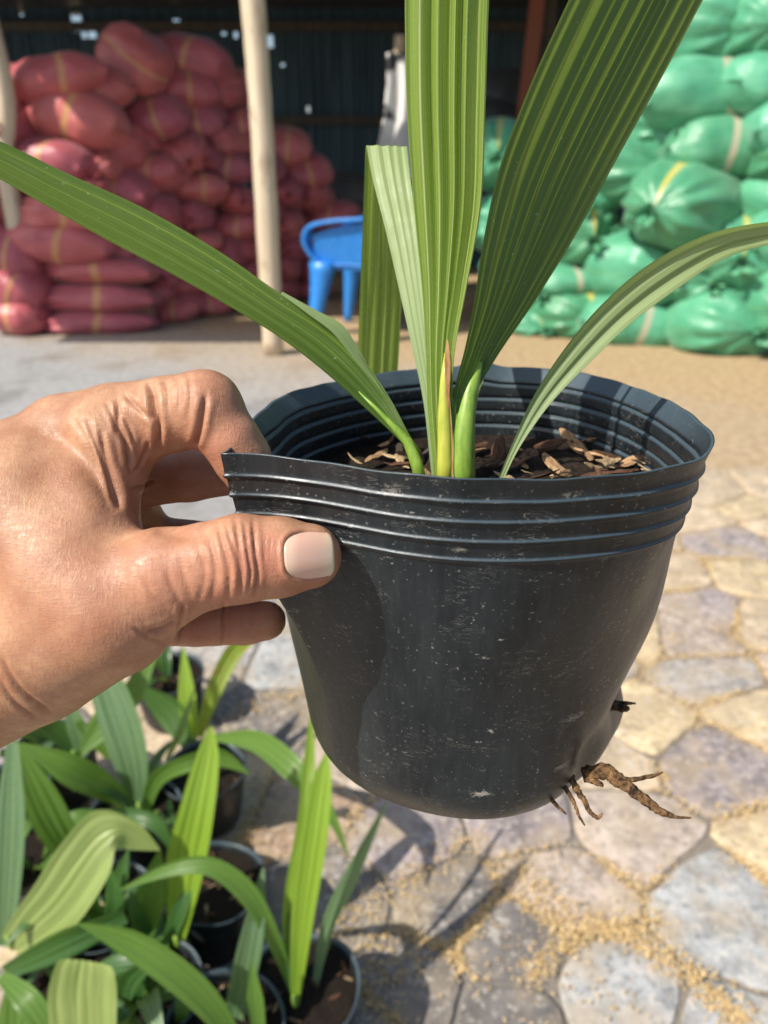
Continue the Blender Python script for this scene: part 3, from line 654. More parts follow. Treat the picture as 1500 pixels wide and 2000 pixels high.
def mat_stone():
    M = Mat('paving_stone', .8, .3); v = M.coord('Object'); oi = M.n('ObjectInfo')
    tx = M.n('VectorMath', operation='ADD'); M.l(v, tx.inputs[0]); M.l(oi.outputs['Location'], tx.inputs[1]); w = tx.outputs[0]
    n1 = M.noise(w, 14, 6, .65); n2 = M.noise(w, 75, 4, .6); n3 = M.noise(w, 9, 3, .5)
    hs = M.n('HueSaturation'); M.l(oi.outputs['Color'], hs.inputs['Color']); M.l(M.ramp(n1, [(.28, .50), (.72, 1.35)]), hs.inputs['Value'])
    c = hs.outputs[0]
    c = M.mix(M.math('MULTIPLY', M.ramp(n2, [(.54, 0), (.64, 1)]), .55), c, (.58, .54, .48))
    c = M.mix(M.math('MULTIPLY', M.ramp(n2, [(.36, 1), (.46, 0)]), .55), c, (.12, .12, .12))
    c = M.mix(M.math('MULTIPLY', M.ramp(n3, [(.46, 0), (.62, 1)]), .6), c, (.40, .32, .22))
    M.base(c); M.bump(M.mix(.5, n1, n2), .55, .006); return M.m
STONE = mat_stone()
def cell(i):
    x, y, _ = seeds[i]; g = random.Random(i)
    P = [(x + .26 * math.cos(a), y + .26 * math.sin(a)) for a in np.linspace(0, 2 * math.pi, 12, endpoint=False)]
    for j, (qx, qy, _) in enumerate(seeds):
        if j == i or abs(qx - x) > .6 or abs(qy - y) > .6: continue
        nx, ny = qx - x, qy - y; L = math.hypot(nx, ny); nx /= L; ny /= L; lim = L / 2 - .0038
        out = []
        for k in range(len(P)):
            a, b = P[k], P[(k + 1) % len(P)]; da = (a[0] - x) * nx + (a[1] - y) * ny - lim; db = (b[0] - x) * nx + (b[1] - y) * ny - lim
            if da <= 0: out.append(a)
            if (da < 0) != (db < 0): t = da / (da - db); out.append((a[0] + t * (b[0] - a[0]), a[1] + t * (b[1] - a[1])))
        P = out
        if len(P) < 3: return None
    return P
stone_polys = []
for i in range(len(seeds)):
    P = cell(i)
    if P is None: continue
    x, y, c = seeds[i]
    Q = [(p[0] - x, p[1] - y) for p in P]
    for _ in range(2):                                     # worn corners
        Q2 = []
        for k in range(len(Q)):
            a, b = Q[k], Q[(k + 1) % len(Q)]; Q2 += [(a[0] * .88 + b[0] * .12, a[1] * .88 + b[1] * .12), (a[0] * .12 + b[0] * .88, a[1] * .12 + b[1] * .88)]
        Q = Q2
    Q = resample(np.array(Q), 28, True); stone_polys.append((x, y, Q))
    g = random.Random(i * 7 + 1); h = g.uniform(.004, .009); V = []; F = []; n = len(Q)
    for f, z in ((1.0, -.02), (1.0, h * .45), (.98, h * .85), (.94, h), (.5, h * 1.08)):
        for q in Q:
            wob = 1 + .06 * mnoise.noise(Vector((q[0] * 30 + x * 9, q[1] * 30 + y * 9, i))) + .04 * mnoise.noise(Vector((q[0] * 80, q[1] * 80, i)))
            V.append((q[0] * f * wob, q[1] * f * wob, z + (.003 * mnoise.noise(Vector((q[0] * 20 * f, q[1] * 20 * f, i * 3.1))) if f < .99 else 0)))
    for j in range(4):
        for k in range(n): F.append((j * n + k, j * n + (k + 1) % n, (j + 1) * n + (k + 1) % n, (j + 1) * n + k))
    V.append((0, 0, h * 1.15)); F += [(4 * n + k, 4 * n + (k + 1) % n, 5 * n) for k in range(n)]
    o = link('paving_stone', mesh('paving_stone', V, F), STONE, ground, True, (x, y, 0))
    j = g.uniform(.88, 1.1); o.color = (c[0] * j, c[1] * j, c[2] * j, 1)
# rice husks lying in the joints and scattered about
MH = Mat('rice_husk', .7, .3); _f = MH.noise(MH.coord('Object'), 90, 2); MH.base(MH.mix(MH.ramp(_f, [(.35, 0), (.65, 1)]), (.46, .30, .12), (.70, .54, .29)))
def h_of(x, y): return .006
def husks():
    g = np.random.default_rng(3); pts = []
    for x, y, Q in stone_polys:
        if y > 2.4 or x > 1.3 or x < -.6: continue
        m = 9 if y > 1.5 else 15
        cl = mnoise.noise(Vector((x * 3.1, y * 3.1, 2.0)))
        for k in range(28):
            a, b = Q[k], Q[(k + 1) % 28]
            e = max(0, .22 + 3.0 * mnoise.noise(Vector(((x + a[0]) * 5, (y + a[1]) * 5, 7))))
            for _ in range(int(m * 1.5 * e)):
                t = g.random(); f = 1 + g.normal(0, .07)
                pts.append((x + (a[0] + t * (b[0] - a[0])) * f, y + (a[1] + t * (b[1] - a[1])) * f, h_of(x, y) + g.random() * .006))
        for _ in range(int(80 * max(0, .40 + 1.8 * cl))):
            q = Q[g.integers(28)] * math.sqrt(g.random()); pts.append((x + q[0], y + q[1], .0115))
    for line, cnt, wid in (([(1040, 1915), (1100, 1842), (1180, 1815), (1250, 1850), (1330, 1900), (1400, 1960), (1460, 2020)], 1100, .014), ([(1290, 1800), (1230, 1840)], 120, .012), ([(620, 1880), (690, 1800), (760, 1740), (830, 1700), (930, 1640)], 420, .020),
                           ([(470, 1400), (540, 1370), (620, 1350)], 300, .022), ([(1000, 1700), (1060, 1750), (1120, 1800)], 260, .016), ([(700, 1960), (760, 1900), (800, 1860)], 260, .03)):
        C = catmull([(on_z(*q).x, on_z(*q).y) for q in line], 12)
        for _ in range(cnt):
            q = C[g.integers(len(C))]; pts.append((q[0] + g.normal(0, wid), q[1] + g.normal(0, wid), .008 + abs(g.normal(0, .004))))
    P = np.array(pts); n = len(P); U = np.array([(1, 0, 0), (-1, 0, 0), (0, .36, 0), (0, -.36, 0), (0, 0, .26), (0, 0, -.26)]) * .0042
    Fq = np.array([(0, 2, 4), (2, 1, 4), (1, 3, 4), (3, 0, 4), (2, 0, 5), (1, 2, 5), (3, 1, 5), (0, 3, 5)])
    a = g.random(n) * 6.28; b = g.normal(0, .35, n); sc = g.uniform(.6, 1.3, n)
    V = np.repeat(U[None], n, 0) * sc[:, None, None]; x, y, z = V[..., 0], V[..., 1], V[..., 2]
    x, z = x * np.cos(b)[:, None] - z * np.sin(b)[:, None], x * np.sin(b)[:, None] + z * np.cos(b)[:, None]
    X = x * np.cos(a)[:, None] - y * np.sin(a)[:, None]; Y = x * np.sin(a)[:, None] + y * np.cos(a)[:, None]
    V = np.stack([X, Y, z], -1) + P[:, None]; F = (Fq[None] + 6 * np.arange(n)[:, None, None]).reshape(-1, 3)
    return mesh('rice_husks', V.reshape(-1, 3).tolist(), F.tolist())
hk = link('rice_husks', husks(), MH.m, None, False); tag(hk, 'pale rice husks scattered in the paving joints', 'husks', kind='stuff')
# ------------------------------------------------------------------ open-fronted shed
def mat_tin(name, a, b, rough=.55):
    M = Mat(name, rough, .4); v = M.coord('Object'); M.b.inputs['Metallic'].default_value = .25
    st = M.noise(M.coord('Object', (9, 9, .5)), 1.5, 4, .6)
    M.base(M.mix(M.ramp(st, [(.35, 0), (.65, 1)]), a, b)); M.bump(M.noise(v, 12, 3), .2, .01); return M.m
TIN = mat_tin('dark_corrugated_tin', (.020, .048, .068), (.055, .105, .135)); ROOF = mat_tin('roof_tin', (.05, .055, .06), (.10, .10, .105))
def mat_wood(name, a, b):
    M = Mat(name, .75, .3); v = M.coord('Object', (22, 22, 1.6)); f = M.noise(v, 1.4, 5, .6)
    k = M.ramp(M.noise(M.coord('Object', (1, 1, .6)), 7, 3), [(.60, 0), (.72, 1)])
    c = M.mix(M.ramp(f, [(.3, 0), (.7, 1)]), a, b); M.base(M.mix(M.math('MULTIPLY', k, .55), c, (.20, .12, .07))); M.bump(f, .4, .01); return M.m
POLE = mat_wood('pale_debarked_wood', (.50, .40, .28), (.70, .59, .43)); BEAM = mat_wood('grey_timber', (.045, .038, .034), (.10, .085, .07))
shed = empty('shed', (0, 10, 0)); tag(shed, 'open-fronted shed of dark corrugated metal sheets behind the sack piles', 'shed')
SHW = Matrix.Translation(shed.location).inverted()
def shed_part(name, me, m, smooth=True): me.transform(SHW); return link(name, me, m, shed, smooth)
def corrugated(w, h, n=13, amp=.012, holes=(), rows=24):
    V = []; F = []; c = n * 6
    for j in range(rows + 1):
        for i in range(c + 1): V.append((w * i / c, amp * math.sin(2 * math.pi * n * i / c), h * j / rows))
    for j in range(rows):
        for i in range(c):
            q = (w * (i + .5) / c, h * (j + .5) / rows)
            if any(abs(q[0] - a) < wa and abs(q[1] - b) < hb for a, b, wa, hb in holes): continue
            a = j * (c + 1) + i; F.append((a, a + 1, a + c + 2, a + c + 1))
    return mesh('sheet', V, F)
WALL_Y, WALL_TOP = 10.0, 2.75
HOLES = [(150, 45, 9, 14), (165, 68, 4, 6), (181, 63, 7, 11), (72, 52, 4, 4), (43, 25, 4, 7), (345, 42, 6, 4), (437, 67, 4, 4), (462, 70, 4, 4), (528, 80, 5, 9), (552, 128, 4, 3), (602, 215, 3, 6)]
hw = []
for x, y, a, b in HOLES:
    p = on_y(x, y, WALL_Y); k = p.y / 1500; hw.append((p.x, p.z, a * k * .9, b * k * .9))
x = -9.0
while x < 8.0:
    hl = [(a - x, b, wa, hb) for a, b, wa, hb in hw if x - .1 < a < x + 1.0]
    me = corrugated(.94, WALL_TOP, 13, .012, hl, 90 if hl else 12)
    me.transform(Matrix.Translation((x, WALL_Y + rng.uniform(-.012, .012), 0))); shed_part('wall_sheet', me, TIN); x += .905
for z in (.55, 1.62, 2.55):                                # battens across the wall
    V, F = box((-.5, WALL_Y - .06, z), (17, .05, .09)); shed_part('batten', mesh('batten', V, F), BEAM, False)
def roof_or_shade_sheet(x0, x1, y0, y1):
    def rz(y): return 2.72 + (10.2 - y) * .055
    n = int((x1 - x0) / .09); V = []; F = []
    for k in range(n + 1):
        xx = x0 + (x1 - x0) * k / n; a = .012 * math.sin(k * math.pi / 1.5)
        V += [(xx, y0, rz(y0) + a), (xx, y1, rz(y1) + a)]
    F = [(2 * k, 2 * k + 2, 2 * k + 3, 2 * k + 1) for k in range(n)]
    shed_part('roof_or_shade_sheet', mesh('roof_or_shade_sheet', V, F), ROOF)
for k in range(16):
    a, b = -9.0 + k * 1.06, -9.0 + k * 1.06 + 1.08
    if a < -.6 < b: roof_or_shade_sheet(a, b, 6.55, 7.15); roof_or_shade_sheet(a, b, 7.75, 10.3)      # gap added in the roof so sun reaches the white cloth
    else: roof_or_shade_sheet(a, b, 6.55, 10.3)
for k in range(2): roof_or_shade_sheet(-4.75 + k * .72, -4.75 + k * .72 + .74, 3.9, 4.85)  # added awning out of view, placed to shade the left sacks
for k in range(4): roof_or_shade_sheet(-3.35 + k * 1.02, -3.35 + k * 1.02 + 1.04, 4.95, 6.62)
for y in (5.06, 6.7, 8.4):
    z = 2.72 + (10.2 - y) * .055 - .09; V, F = box((-1.0, y, z), (15.5 if y > 6 else 4.4, .07, .12)); shed_part('beam', mesh('beam', V, F), BEAM, False)
def post(pts, r0, r1, m, name='post', seed=0):
    C = catmull([tuple(p) for p in pts], 6); rr = np.linspace(r0, r1, len(C)); V, F = tube(C, rr, 12, .05, seed); return shed_part(name, mesh(name, V, F), m)
pb = on_z(535, 692); pt = on_y(494, 5, pb.y); o = post([pb, on_y(520, 400, pb.y), on_y(505, 150, pb.y), pt, pt + Vector((-.02, 0, .85))], .066, .067, POLE); o['label'] = 'pale debarked pole at the shed front'
pl = on_y(12, 330, 5.8); post([Vector((pl.x + .02, 5.8, 0)), pl, on_y(4, 150, 5.8), Vector((pl.x - .05, 5.8, 2.9))], .066, .062, POLE, seed=3)
pr = on_y(1062, 100, 8.3); post([Vector((pr.x, 8.3, 0)), Vector((pr.x, 8.3, 1.5)), Vector((pr.x, 8.3, 2.85))], .10, .09, BEAM, seed=4)
pm = on_y(778, 100, 8.0); post([Vector((pm.x, 8.0, 0)), Vector((pm.x, 8.0, 1.5)), Vector((pm.x + .02, 8.0, 2.2))], .06, .055, POLE, seed=5)
# odds and ends in the dark of the shed
MR = Mat('red_brown_paint', .7); MR.base((.27, .085, .045))
c = on_y(1036, 115, 8.1); me = mesh('plank', *box((0, 0, 0), (.14, .03, 1.1))); bevel(me, .006); o = link('plank', me, MR.m, None, False, c); o.rotation_euler = (.05, .04, .2)
tag(o, 'red-brown board standing against the grey timber post in the shed', 'board')
MW = Mat('white_cloth', .8); MW.base(MW.mix(MW.ramp(MW.noise(MW.coord('Object', (1, 1, 1)), 3.2, 2), [(.56, 0), (.60, 1)]), (.78, .78, .76), (.03, .03, .035)))
V = []; F = []; nx, nz = 14, 26
for j in range(nz + 1):
    for i in range(nx + 1):
        t = j / nz; w = .10 + .09 * t; V.append(((i / nx - .5) * 2 * w + .02 * math.sin(t * 5), -.05 - .035 * math.sin(i * .75 + t * 2) * (.4 + t) , -t * 1.02))
for j in range(nz):
    for i in range(nx): a = j * (nx + 1) + i; F.append((a, a + nx + 1, a + nx + 2, a + 1))
tp = on_y(777, 105, 7.9); o = link('hanging_cloth', mesh('hanging_cloth', V, F), MW.m, None, True, tp); sm = o.modifiers.new('t', 'SOLIDIFY'); sm.thickness = .008
tag(o, 'white cloth with black patches hung on a post inside the shed', 'cloth')
# ------------------------------------------------------------------ sacks
def sack_mesh(seed, tied, nphi=48, nt=30):
    """unit sack: length 1 along x, width 1 along y, height 1 along z; tied = gathered neck at -x, else flat sewn ends"""
    g = random.Random(seed); V = []; F = []; UV = []; ph0 = g.uniform(0, 6); sag = g.uniform(.05, .12)
    kf = g.choice([9, 11, 13])
    for j in range(nt + 1):
        t = -1 + 2 * j / nt; 
        for i in range(nphi):
            a = 2 * math.pi * i / nphi; ca, sa = math.cos(a), math.sin(a)
            e = max(1e-4, 1 - abs(t) ** 3.2) ** .5
            if tied and t < 0:
                e = max(.0, 1 - (-t) ** 2.6) ** .55; e = max(e, .07)
                fold = .075 * (-t) ** 2.2 * math.sin(kf * a + ph0 + .9 * math.sin(3 * a)) + .04 * (-t) ** 3 * math.sin(2 * kf * a + 1)
                wy = e * (1 + fold * 2.2); wz = e * (1 + fold * 2.2)
            else:
                k = max(0, abs(t) - .45) / .55; wy = e + (0.80 - e) * k ** 3 * 1.0 if abs(t) > .45 else e
                wz = e * (1 - .15 * k) if abs(t) < .999 else .02
                pk = .03 * k * math.sin(7 * a + ph0 + seed); wz *= 1 + pk * 2
            y = .5 * wy * (abs(ca) ** .82) * (1 if ca > 0 else -1); z = .5 * wz * (abs(sa) ** .82) * (1 if sa > 0 else -1)
            nn = mnoise.noise(Vector((t * 1.4 + seed, ca * 1.1, sa * 1.1))) * .10 + mnoise.noise(Vector((t * 4 + seed, ca * 3, sa * 3))) * .035
            y *= 1 + nn; z *= 1 + nn
            if z < 0: z *= 1 - sag * 1.6
            x = .5 * t * (1 - .06 * abs(ca) * (abs(t) > .9))
            x += .02 * math.sin(2 * a + seed)
            V.append((x, y, z)); UV.append((i / nphi, j / nt))
    for j in range(nt):
        for i in range(nphi): F.append((j * nphi + i, (j + 1) * nphi + i, (j + 1) * nphi + (i + 1) % nphi, j * nphi + (i + 1) % nphi))
    F.append(tuple(range(nphi))); F.append(tuple(nt * nphi + k for k in range(nphi))[::-1])
    me = mesh('sack', V, F); ul = me.uv_layers.new(name='UVMap')
    for lp in me.loops: ul.data[lp.index].uv = UV[lp.vertex_index]
    return me
def ruffle_mesh(seed):
    """frilled cloth beyond the tie, unit size, opening towards -x"""
    V = []; F = []; n = 36
    for j, (x, r) in enumerate(((.02, .055), (-.015, .05), (-.05, .09), (-.085, .15), (-.10, .19))):
        for i in range(n):
            a = 2 * math.pi * i / n; q = r * .5 * (1 + (.06 + .03 * j) * math.sin(11 * a + seed) + .10 * j * math.sin(3 * a + 2 * seed) * .6); V.append((x * (1 + .25 * math.sin(5 * a + seed)), q * math.cos(a), q * math.sin(a) - .012 * j))
    for j in range(4):
        for i in range(n): F.append((j * n + i, j * n + (i + 1) % n, (j + 1) * n + (i + 1) % n, (j + 1) * n + i))
    return mesh('ruffle', V, F)
def mat_sack(name, a, b, stripe, mode, sheen):
    M = Mat(name, .34, .55); uv = M.n('UVMap'); s = M.n('SeparateXYZ'); M.l(uv.outputs[0], s.inputs[0]); u, v = s.outputs[0], s.outputs[1]
    ob = M.coord('Object'); oi = M.n('ObjectInfo')
    n1 = M.noise(ob, 3.5, 4, .6); f = M.mix(M.ramp(n1, [(.3, 0), (.7, 1)]), a, b)
    hs = M.n('HueSaturation'); M.l(f, hs.inputs['Color']); M.l(M.math('ADD', M.math('MULTIPLY', oi.outputs['Random'], .30), .85), hs.inputs['Value']); M.l(M.math('ADD', M.math('MULTIPLY', oi.outputs['Random'], .02), .49), hs.inputs['Hue']); f = hs.outputs[0]
    if mode == 'girth': k = M.ramp(v, [(.515, 0), (.525, 1), (.575, 1), (.585, 0)])
    else: k = M.ramp(M.math('PINGPONG', M.math('ADD', u, .25), .5), [(.488, 0), (.492, 1)])
    f = M.mix(M.math('MULTIPLY', k, .62), f, stripe)
    M.base(f)
    cr = M.noise(M.coord('Object', (3, 9, 9)), 1.2, 5, .6, .6); w = M.n('TexWave'); w.inputs['Scale'].default_value = 60; M.l(ob, w.inputs['Vector'])
    M.bump(cr, .30, .03); M.b.inputs['Sheen Weight'].default_value = sheen
    tr = M.n('BsdfTranslucent'); M.l(f, tr.inputs['Color']); mx = M.n('MixShader'); mx.inputs[0].default_value = .12
    M.l(M.b.outputs[0], mx.inputs[1]); M.l(tr.outputs[0], mx.inputs[2]); M.l(mx.outputs[0], M.out.inputs[0]); return M.m
RED = mat_sack('red_woven_plastic', (.44, .092, .105), (.62, .150, .160), (.66, .40, .12), 'girth', .2)
GRN = mat_sack('green_woven_plastic', (.05, .27, .135), (.12, .42, .235), (.80, .56, .06), 'long', .2); GRN2 = mat_sack('green_woven_plastic_banded', (.06, .31, .165), (.14, .45, .265), (.68, .50, .38), 'girth', .2)
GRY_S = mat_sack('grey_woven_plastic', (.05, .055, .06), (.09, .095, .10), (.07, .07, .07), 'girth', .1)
SM = {}
def get(k, seed, m):
    key = (k, seed, m.name)
    if key not in SM:
        me = {'tied': lambda: sack_mesh(seed, True), 'sewn': lambda: sack_mesh(seed, False), 'ruffle': lambda: ruffle_mesh(seed)}[k]()
        me.materials.append(m); me.polygons.foreach_set('use_smooth', [True] * len(me.polygons)); SM[key] = me
    return SM[key]
MTIE = Mat('tie_cord', .6); MTIE.base((.05, .30, .12))
def sack(center, size, kind, m, yaw=0., roll=0., pitch=0., seed=0, name='sack'):
    """size = length, width, height; yaw turns the tied end (-x) : yaw 90deg points it at the lens"""
    o = bpy.data.objects.new(name, get(kind, seed % 5, m)); col.objects.link(o); o.location = center; o.scale = size
    o.rotation_euler = (Matrix.Rotation(yaw, 3, 'Z') @ Matrix.Rotation(pitch, 3, 'Y') @ Matrix.Rotation(roll, 3, 'X')).to_euler()
    if kind == 'tied':
        r = bpy.data.objects.new('ruffle', get('ruffle', seed % 3, m)); col.objects.link(r); r.parent = o; r.location = (-.485, 0, -.01)
        r.scale = (1, 1, 1)
    return o
def place(px, py, w, h, ang, face, kind, end_on, m, seed, jit=.12, yaw_extra=0.0):
    y = 6.0
    for _ in range(6):
        p = on_y(px, py, y); y = face(p.x, p.z) + (.34 if end_on else .22)
    k = (p - Vector((0, 0, CAM_H))).length * .99 / FPX; W_, H_ = w * k * 1.03, h * k * 1.02
    g = random.Random(seed)
    if end_on: return sack(p, (.82, W_, H_), kind, m, R(90) + g.uniform(-.35, .35) + yaw_extra, R(ang), g.uniform(-.1, .1), seed)
    return sack(p, (W_, .52, H_), kind, m, g.uniform(-jit, jit) + yaw_extra + (math.pi if g.random() < .4 and kind == 'tied' else 0), g.uniform(-.2, .2), -R(ang) , seed)
def red_face(x, z): return 5.55 + max(0, x + 2.25) * 1.0 + .22 * z
REDS = [  # 2x crop coordinates: centre, width, height, tilt, e = seen end-on
    (40, 340, 110, 130, 0, 0), (240, 325, 320, 150, 8, 0), (540, 245, 190, 250, 55, 0), (750, 240, 270, 150, -12, 0), (400, 355, 220, 140, 8, 0), (735, 360, 210, 140, -6, 0), (890, 350, 150, 150, 20, 1), (305, 470, 340, 200, -14, 0), (105, 490, 120, 200, 0, 1),
    (620, 475, 220, 150, 12, 0), (785, 480, 180, 140, 6, 0), (950, 490, 170, 110, 10, 0), (500, 580, 175, 180, 10, 1), (215, 630, 290, 150, -8, 0), (715, 605, 180, 150, -10, 1), (890, 560, 190, 130, 0, 1), (1120, 580, 180, 140, -6, 0), (620, 685, 210, 130, 4, 0), (890, 660, 190, 110, -6, 0), (1190, 680, 200, 130, 8, 0),
    (490, 740, 220, 140, -10, 0), (780, 750, 210, 115, 0, 0), (925, 795, 150, 115, 8, 1), (1120, 765, 130, 120, 0, 1), (1230, 780, 140, 120, 10, 1), (620, 830, 180, 140, 8, 1), (770, 850, 130, 120, 0, 1), (1300, 845, 210, 100, 8, 0), (930, 875, 190, 95, 4, 0), (1135, 885, 120, 125, 0, 1), (60, 710, 150, 120, 0, 1), (30, 830, 150, 150, 0, 1),
    (270, 830, 340, 140, -4, 0), (250, 935, 360, 150, -8, 0), (60, 985, 220, 170, -18, 0), (480, 960, 150, 100, 0, 0), (785, 950, 170, 95, 6, 0), (895, 985, 130, 125, 0, 1), (985, 960, 120, 110, 0, 1), (1155, 975, 120, 110, 4, 1), (390, 1060, 430, 112, -2, 0), (390, 1168, 430, 118, -1, 0), (390, 1265, 420, 104, 0, 0), (85, 1120, 210, 170, -20, 0), (85, 1235, 220, 150, -8, 0),
    (640, 1060, 150, 120, 0, 1), (625, 1140, 140, 100, 5, 0), (690, 1205, 190, 105, 8, 0), (765, 1090, 130, 115, 0, 1), (840, 1180, 160, 100, 10, 0), (1005, 1060, 120, 100, 0, 1), (1210, 1045, 130, 100, 0, 1), (1115, 1050, 120, 100, 0, 1), (1230, 1120, 130, 90, 0, 0), (1130, 1130, 120, 90, 0, 1), (900, 1085, 140, 105, 0, 1), (990, 1140, 130, 95, 0, 0), (450, 870, 140, 110, 0, 1), (540, 920, 150, 100, 0, 1), (560, 1010, 140, 100, 0, 0), (1060, 830, 120, 100, 0, 1), (1040, 660, 120, 110, 0, 1), (1060, 740, 110, 100, 0, 1), (1050, 930, 110, 110, 0, 1), (700, 930, 130, 110, 0, 1), (610, 560, 110, 100, 0, 1), (690, 720, 110, 100, 0, 1), (820, 640, 110, 100, 0, 1), (420, 640, 140, 130, 0, 1), (360, 740, 150, 120, 0, 1)]
RED_LABELS = {2: 'red sack standing on its corner at the peak of the red pile', 7: 'large red sack bulging out sunlit high on the red pile edge', 40: 'long red sack, top of three lying straight on one another at the pile corner', 41: 'long red sack, middle of three lying straight on one another at the pile corner',
              42: 'long red sack on the ground, bottom of three lying straight on one another', 1: 'long red sack on the pile top beside the shed front post', 3: 'red sack lying on the pile top behind the pale pole', 13: 'sunlit red sack right under the large bulging red sack', 33: 'long red sack with yellow band, above the three straight ones', 27: 'red sack lying low at the pile end above the blue chair'}
for i, (cx, cy, w, h, a, e) in enumerate(REDS):
    kind = 'tied' if (e or i in (40, 41, 42, 32, 9, 19)) else 'sewn'
    o = place(cx / 2, cy / 2, w / 2, h / 2, a, red_face, kind, bool(e), RED, i + 1, .08 if i in (40, 41, 42) else .25)
    if i in (40, 41, 42): o.rotation_euler[2] = R(3) * (i - 41)
    where = ('high on the pile top' if cy < 420 else 'at the pile end above the blue chair' if cx > 1180 else 'upper rows by the pale pole' if cx > 1040 and cy < 850 else 'lower rows by the blue chair' if cx > 1040 else 'right behind the pale pole' if cx > 890 else 'beside the shed front post' if cx < 200 else 'low down just above the shed floor' if cy > 1030
             else 'in the upper middle of the pile' if cy < 700 else 'in the lower middle of the pile')
    lab = RED_LABELS.get(i) or (('red woven sack seen by its gathered end, ' if e else 'red woven sack with yellow band lying lengthwise, ') + where)
    tag(o, lab, 'sack', 'red sacks piled in the shed')
def green_face(x, z): return 5.62 - max(0, x - 1.15) * .62 + .16 * z
GREENS = [  # photo px centre, width, height, tilt, end-on, material, yaw
    (1378, 72, 170, 150, 0, 1, 1, .5), (1488, 55, 130, 130, 0, 1, 0, 0), (1380, 190, 240, 125, 4, 0, 2, 0), (1490, 175, 150, 100, -6, 0, 2, 0), (1265, 245, 140, 120, 0, 1, 1, .3), (1398, 297, 185, 110, 0, 0, 2, 0), (1492, 300, 90, 120, 0, 1, 0, 0), (1232, 325, 200, 150, 0, 1, 0, .2),
    (1345, 408, 310, 160, -2, 0, 1, -.55), (1133, 460, 140, 130, 0, 1, 0, 0), (975, 310, 110, 130, 0, 1, 0, 0), (1432, 500, 190, 140, 6, 1, 1, 0), (1250, 525, 180, 140, 0, 1, 0, .4), (1110, 548, 160, 65, 3, 0, 2, 0), (1110, 612, 165, 112, 0, 1, 1, .2), (1235, 632, 200, 105, -6, 0, 2, 0), (1412, 632, 205, 140, 0, 1, 1, 0),
    (1010, 625, 100, 70, 0, 1, 0, 0), (975, 440, 110, 110, 0, 1, 0, 0), (1500, 400, 120, 110, 0, 1, 0, 0), (1060, 400, 130, 110, 0, 1, 0, 0), (1530, 590, 170, 150, 0, 1, 0, 0), (1540, 470, 150, 120, 0, 0, 2, 0), (1010, 540, 120, 90, 0, 1, 0, 0), (1330, 545, 130, 90, 0, 1, 0, 0), (1150, 370, 130, 100, 0, 1, 0, 0), (1545, 250, 160, 110, 0, 0, 2, 0)]
GL = {0: 'green sack with splayed frilled neck, topmost beside the broad dark leaf', 2: 'light green sack with pinkish band, pointed end out, below the topmost', 8: 'largest green sack with yellow stripe and green cord bow on its neck', 16: 'green sack on the ground with gathered neck and yellow stripes facing out', 14: 'green sack on the ground with crossed yellow stripes, beside the thin leaf',
      11: 'green sack with yellow stripe ends resting on the gathered ground sack', 12: 'green sack with frilled neck right under the largest green sack', 5: 'smooth green sack with pale band lying on the largest green sack', 15: 'pale green sack lying lengthwise between the two gathered ground sacks', 10: 'green sack at the pile edge half hidden by the upright leaf'}
for i, (px, py, w, h, a, e, mm, yw) in enumerate(GREENS):
    m = (GRN, GRN, GRN2)[mm]; kind = 'tied' if e or i == 8 else 'sewn'
    if i == 8:
        o = place(px, py, w * 1.0, h, a, green_face, 'tied', False, m, 4, 0); o.rotation_euler = (.1, R(2), R(48)); o.scale = (1.12, .70, .60)
    else: o = place(px, py, w, h, a, green_face, kind, bool(e), m, i + 3, .2, yw)
    where = 'at the pile edge beside the upright leaf' if px < 1080 else 'on the ground row' if py > 530 else 'in the top rows' if py < 270 else 'just behind the broad dark leaf' if px < 1250 else 'in the middle rows'
    tag(o, GL.get(i) or (('green woven sack with gathered neck, ' if e else 'green woven sack with a pinkish band, ') + where + (' of the green pile' if 'leaf' not in where else '')), 'sack', 'green sacks piled in the sun')
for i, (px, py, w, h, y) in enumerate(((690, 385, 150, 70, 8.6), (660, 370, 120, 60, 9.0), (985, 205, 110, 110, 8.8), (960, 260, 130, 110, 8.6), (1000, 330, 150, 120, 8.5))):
    p = on_y(px, py, y); k = y * 1.02 / FPX; o = sack(p, (w * k, .5, h * k), 'sewn', GRY_S, .2 * i, 0, 0, i); tag(o, 'dark grey sack heaped in the gloom at the back of the shed', 'sack', 'dark sacks at the back of the shed')
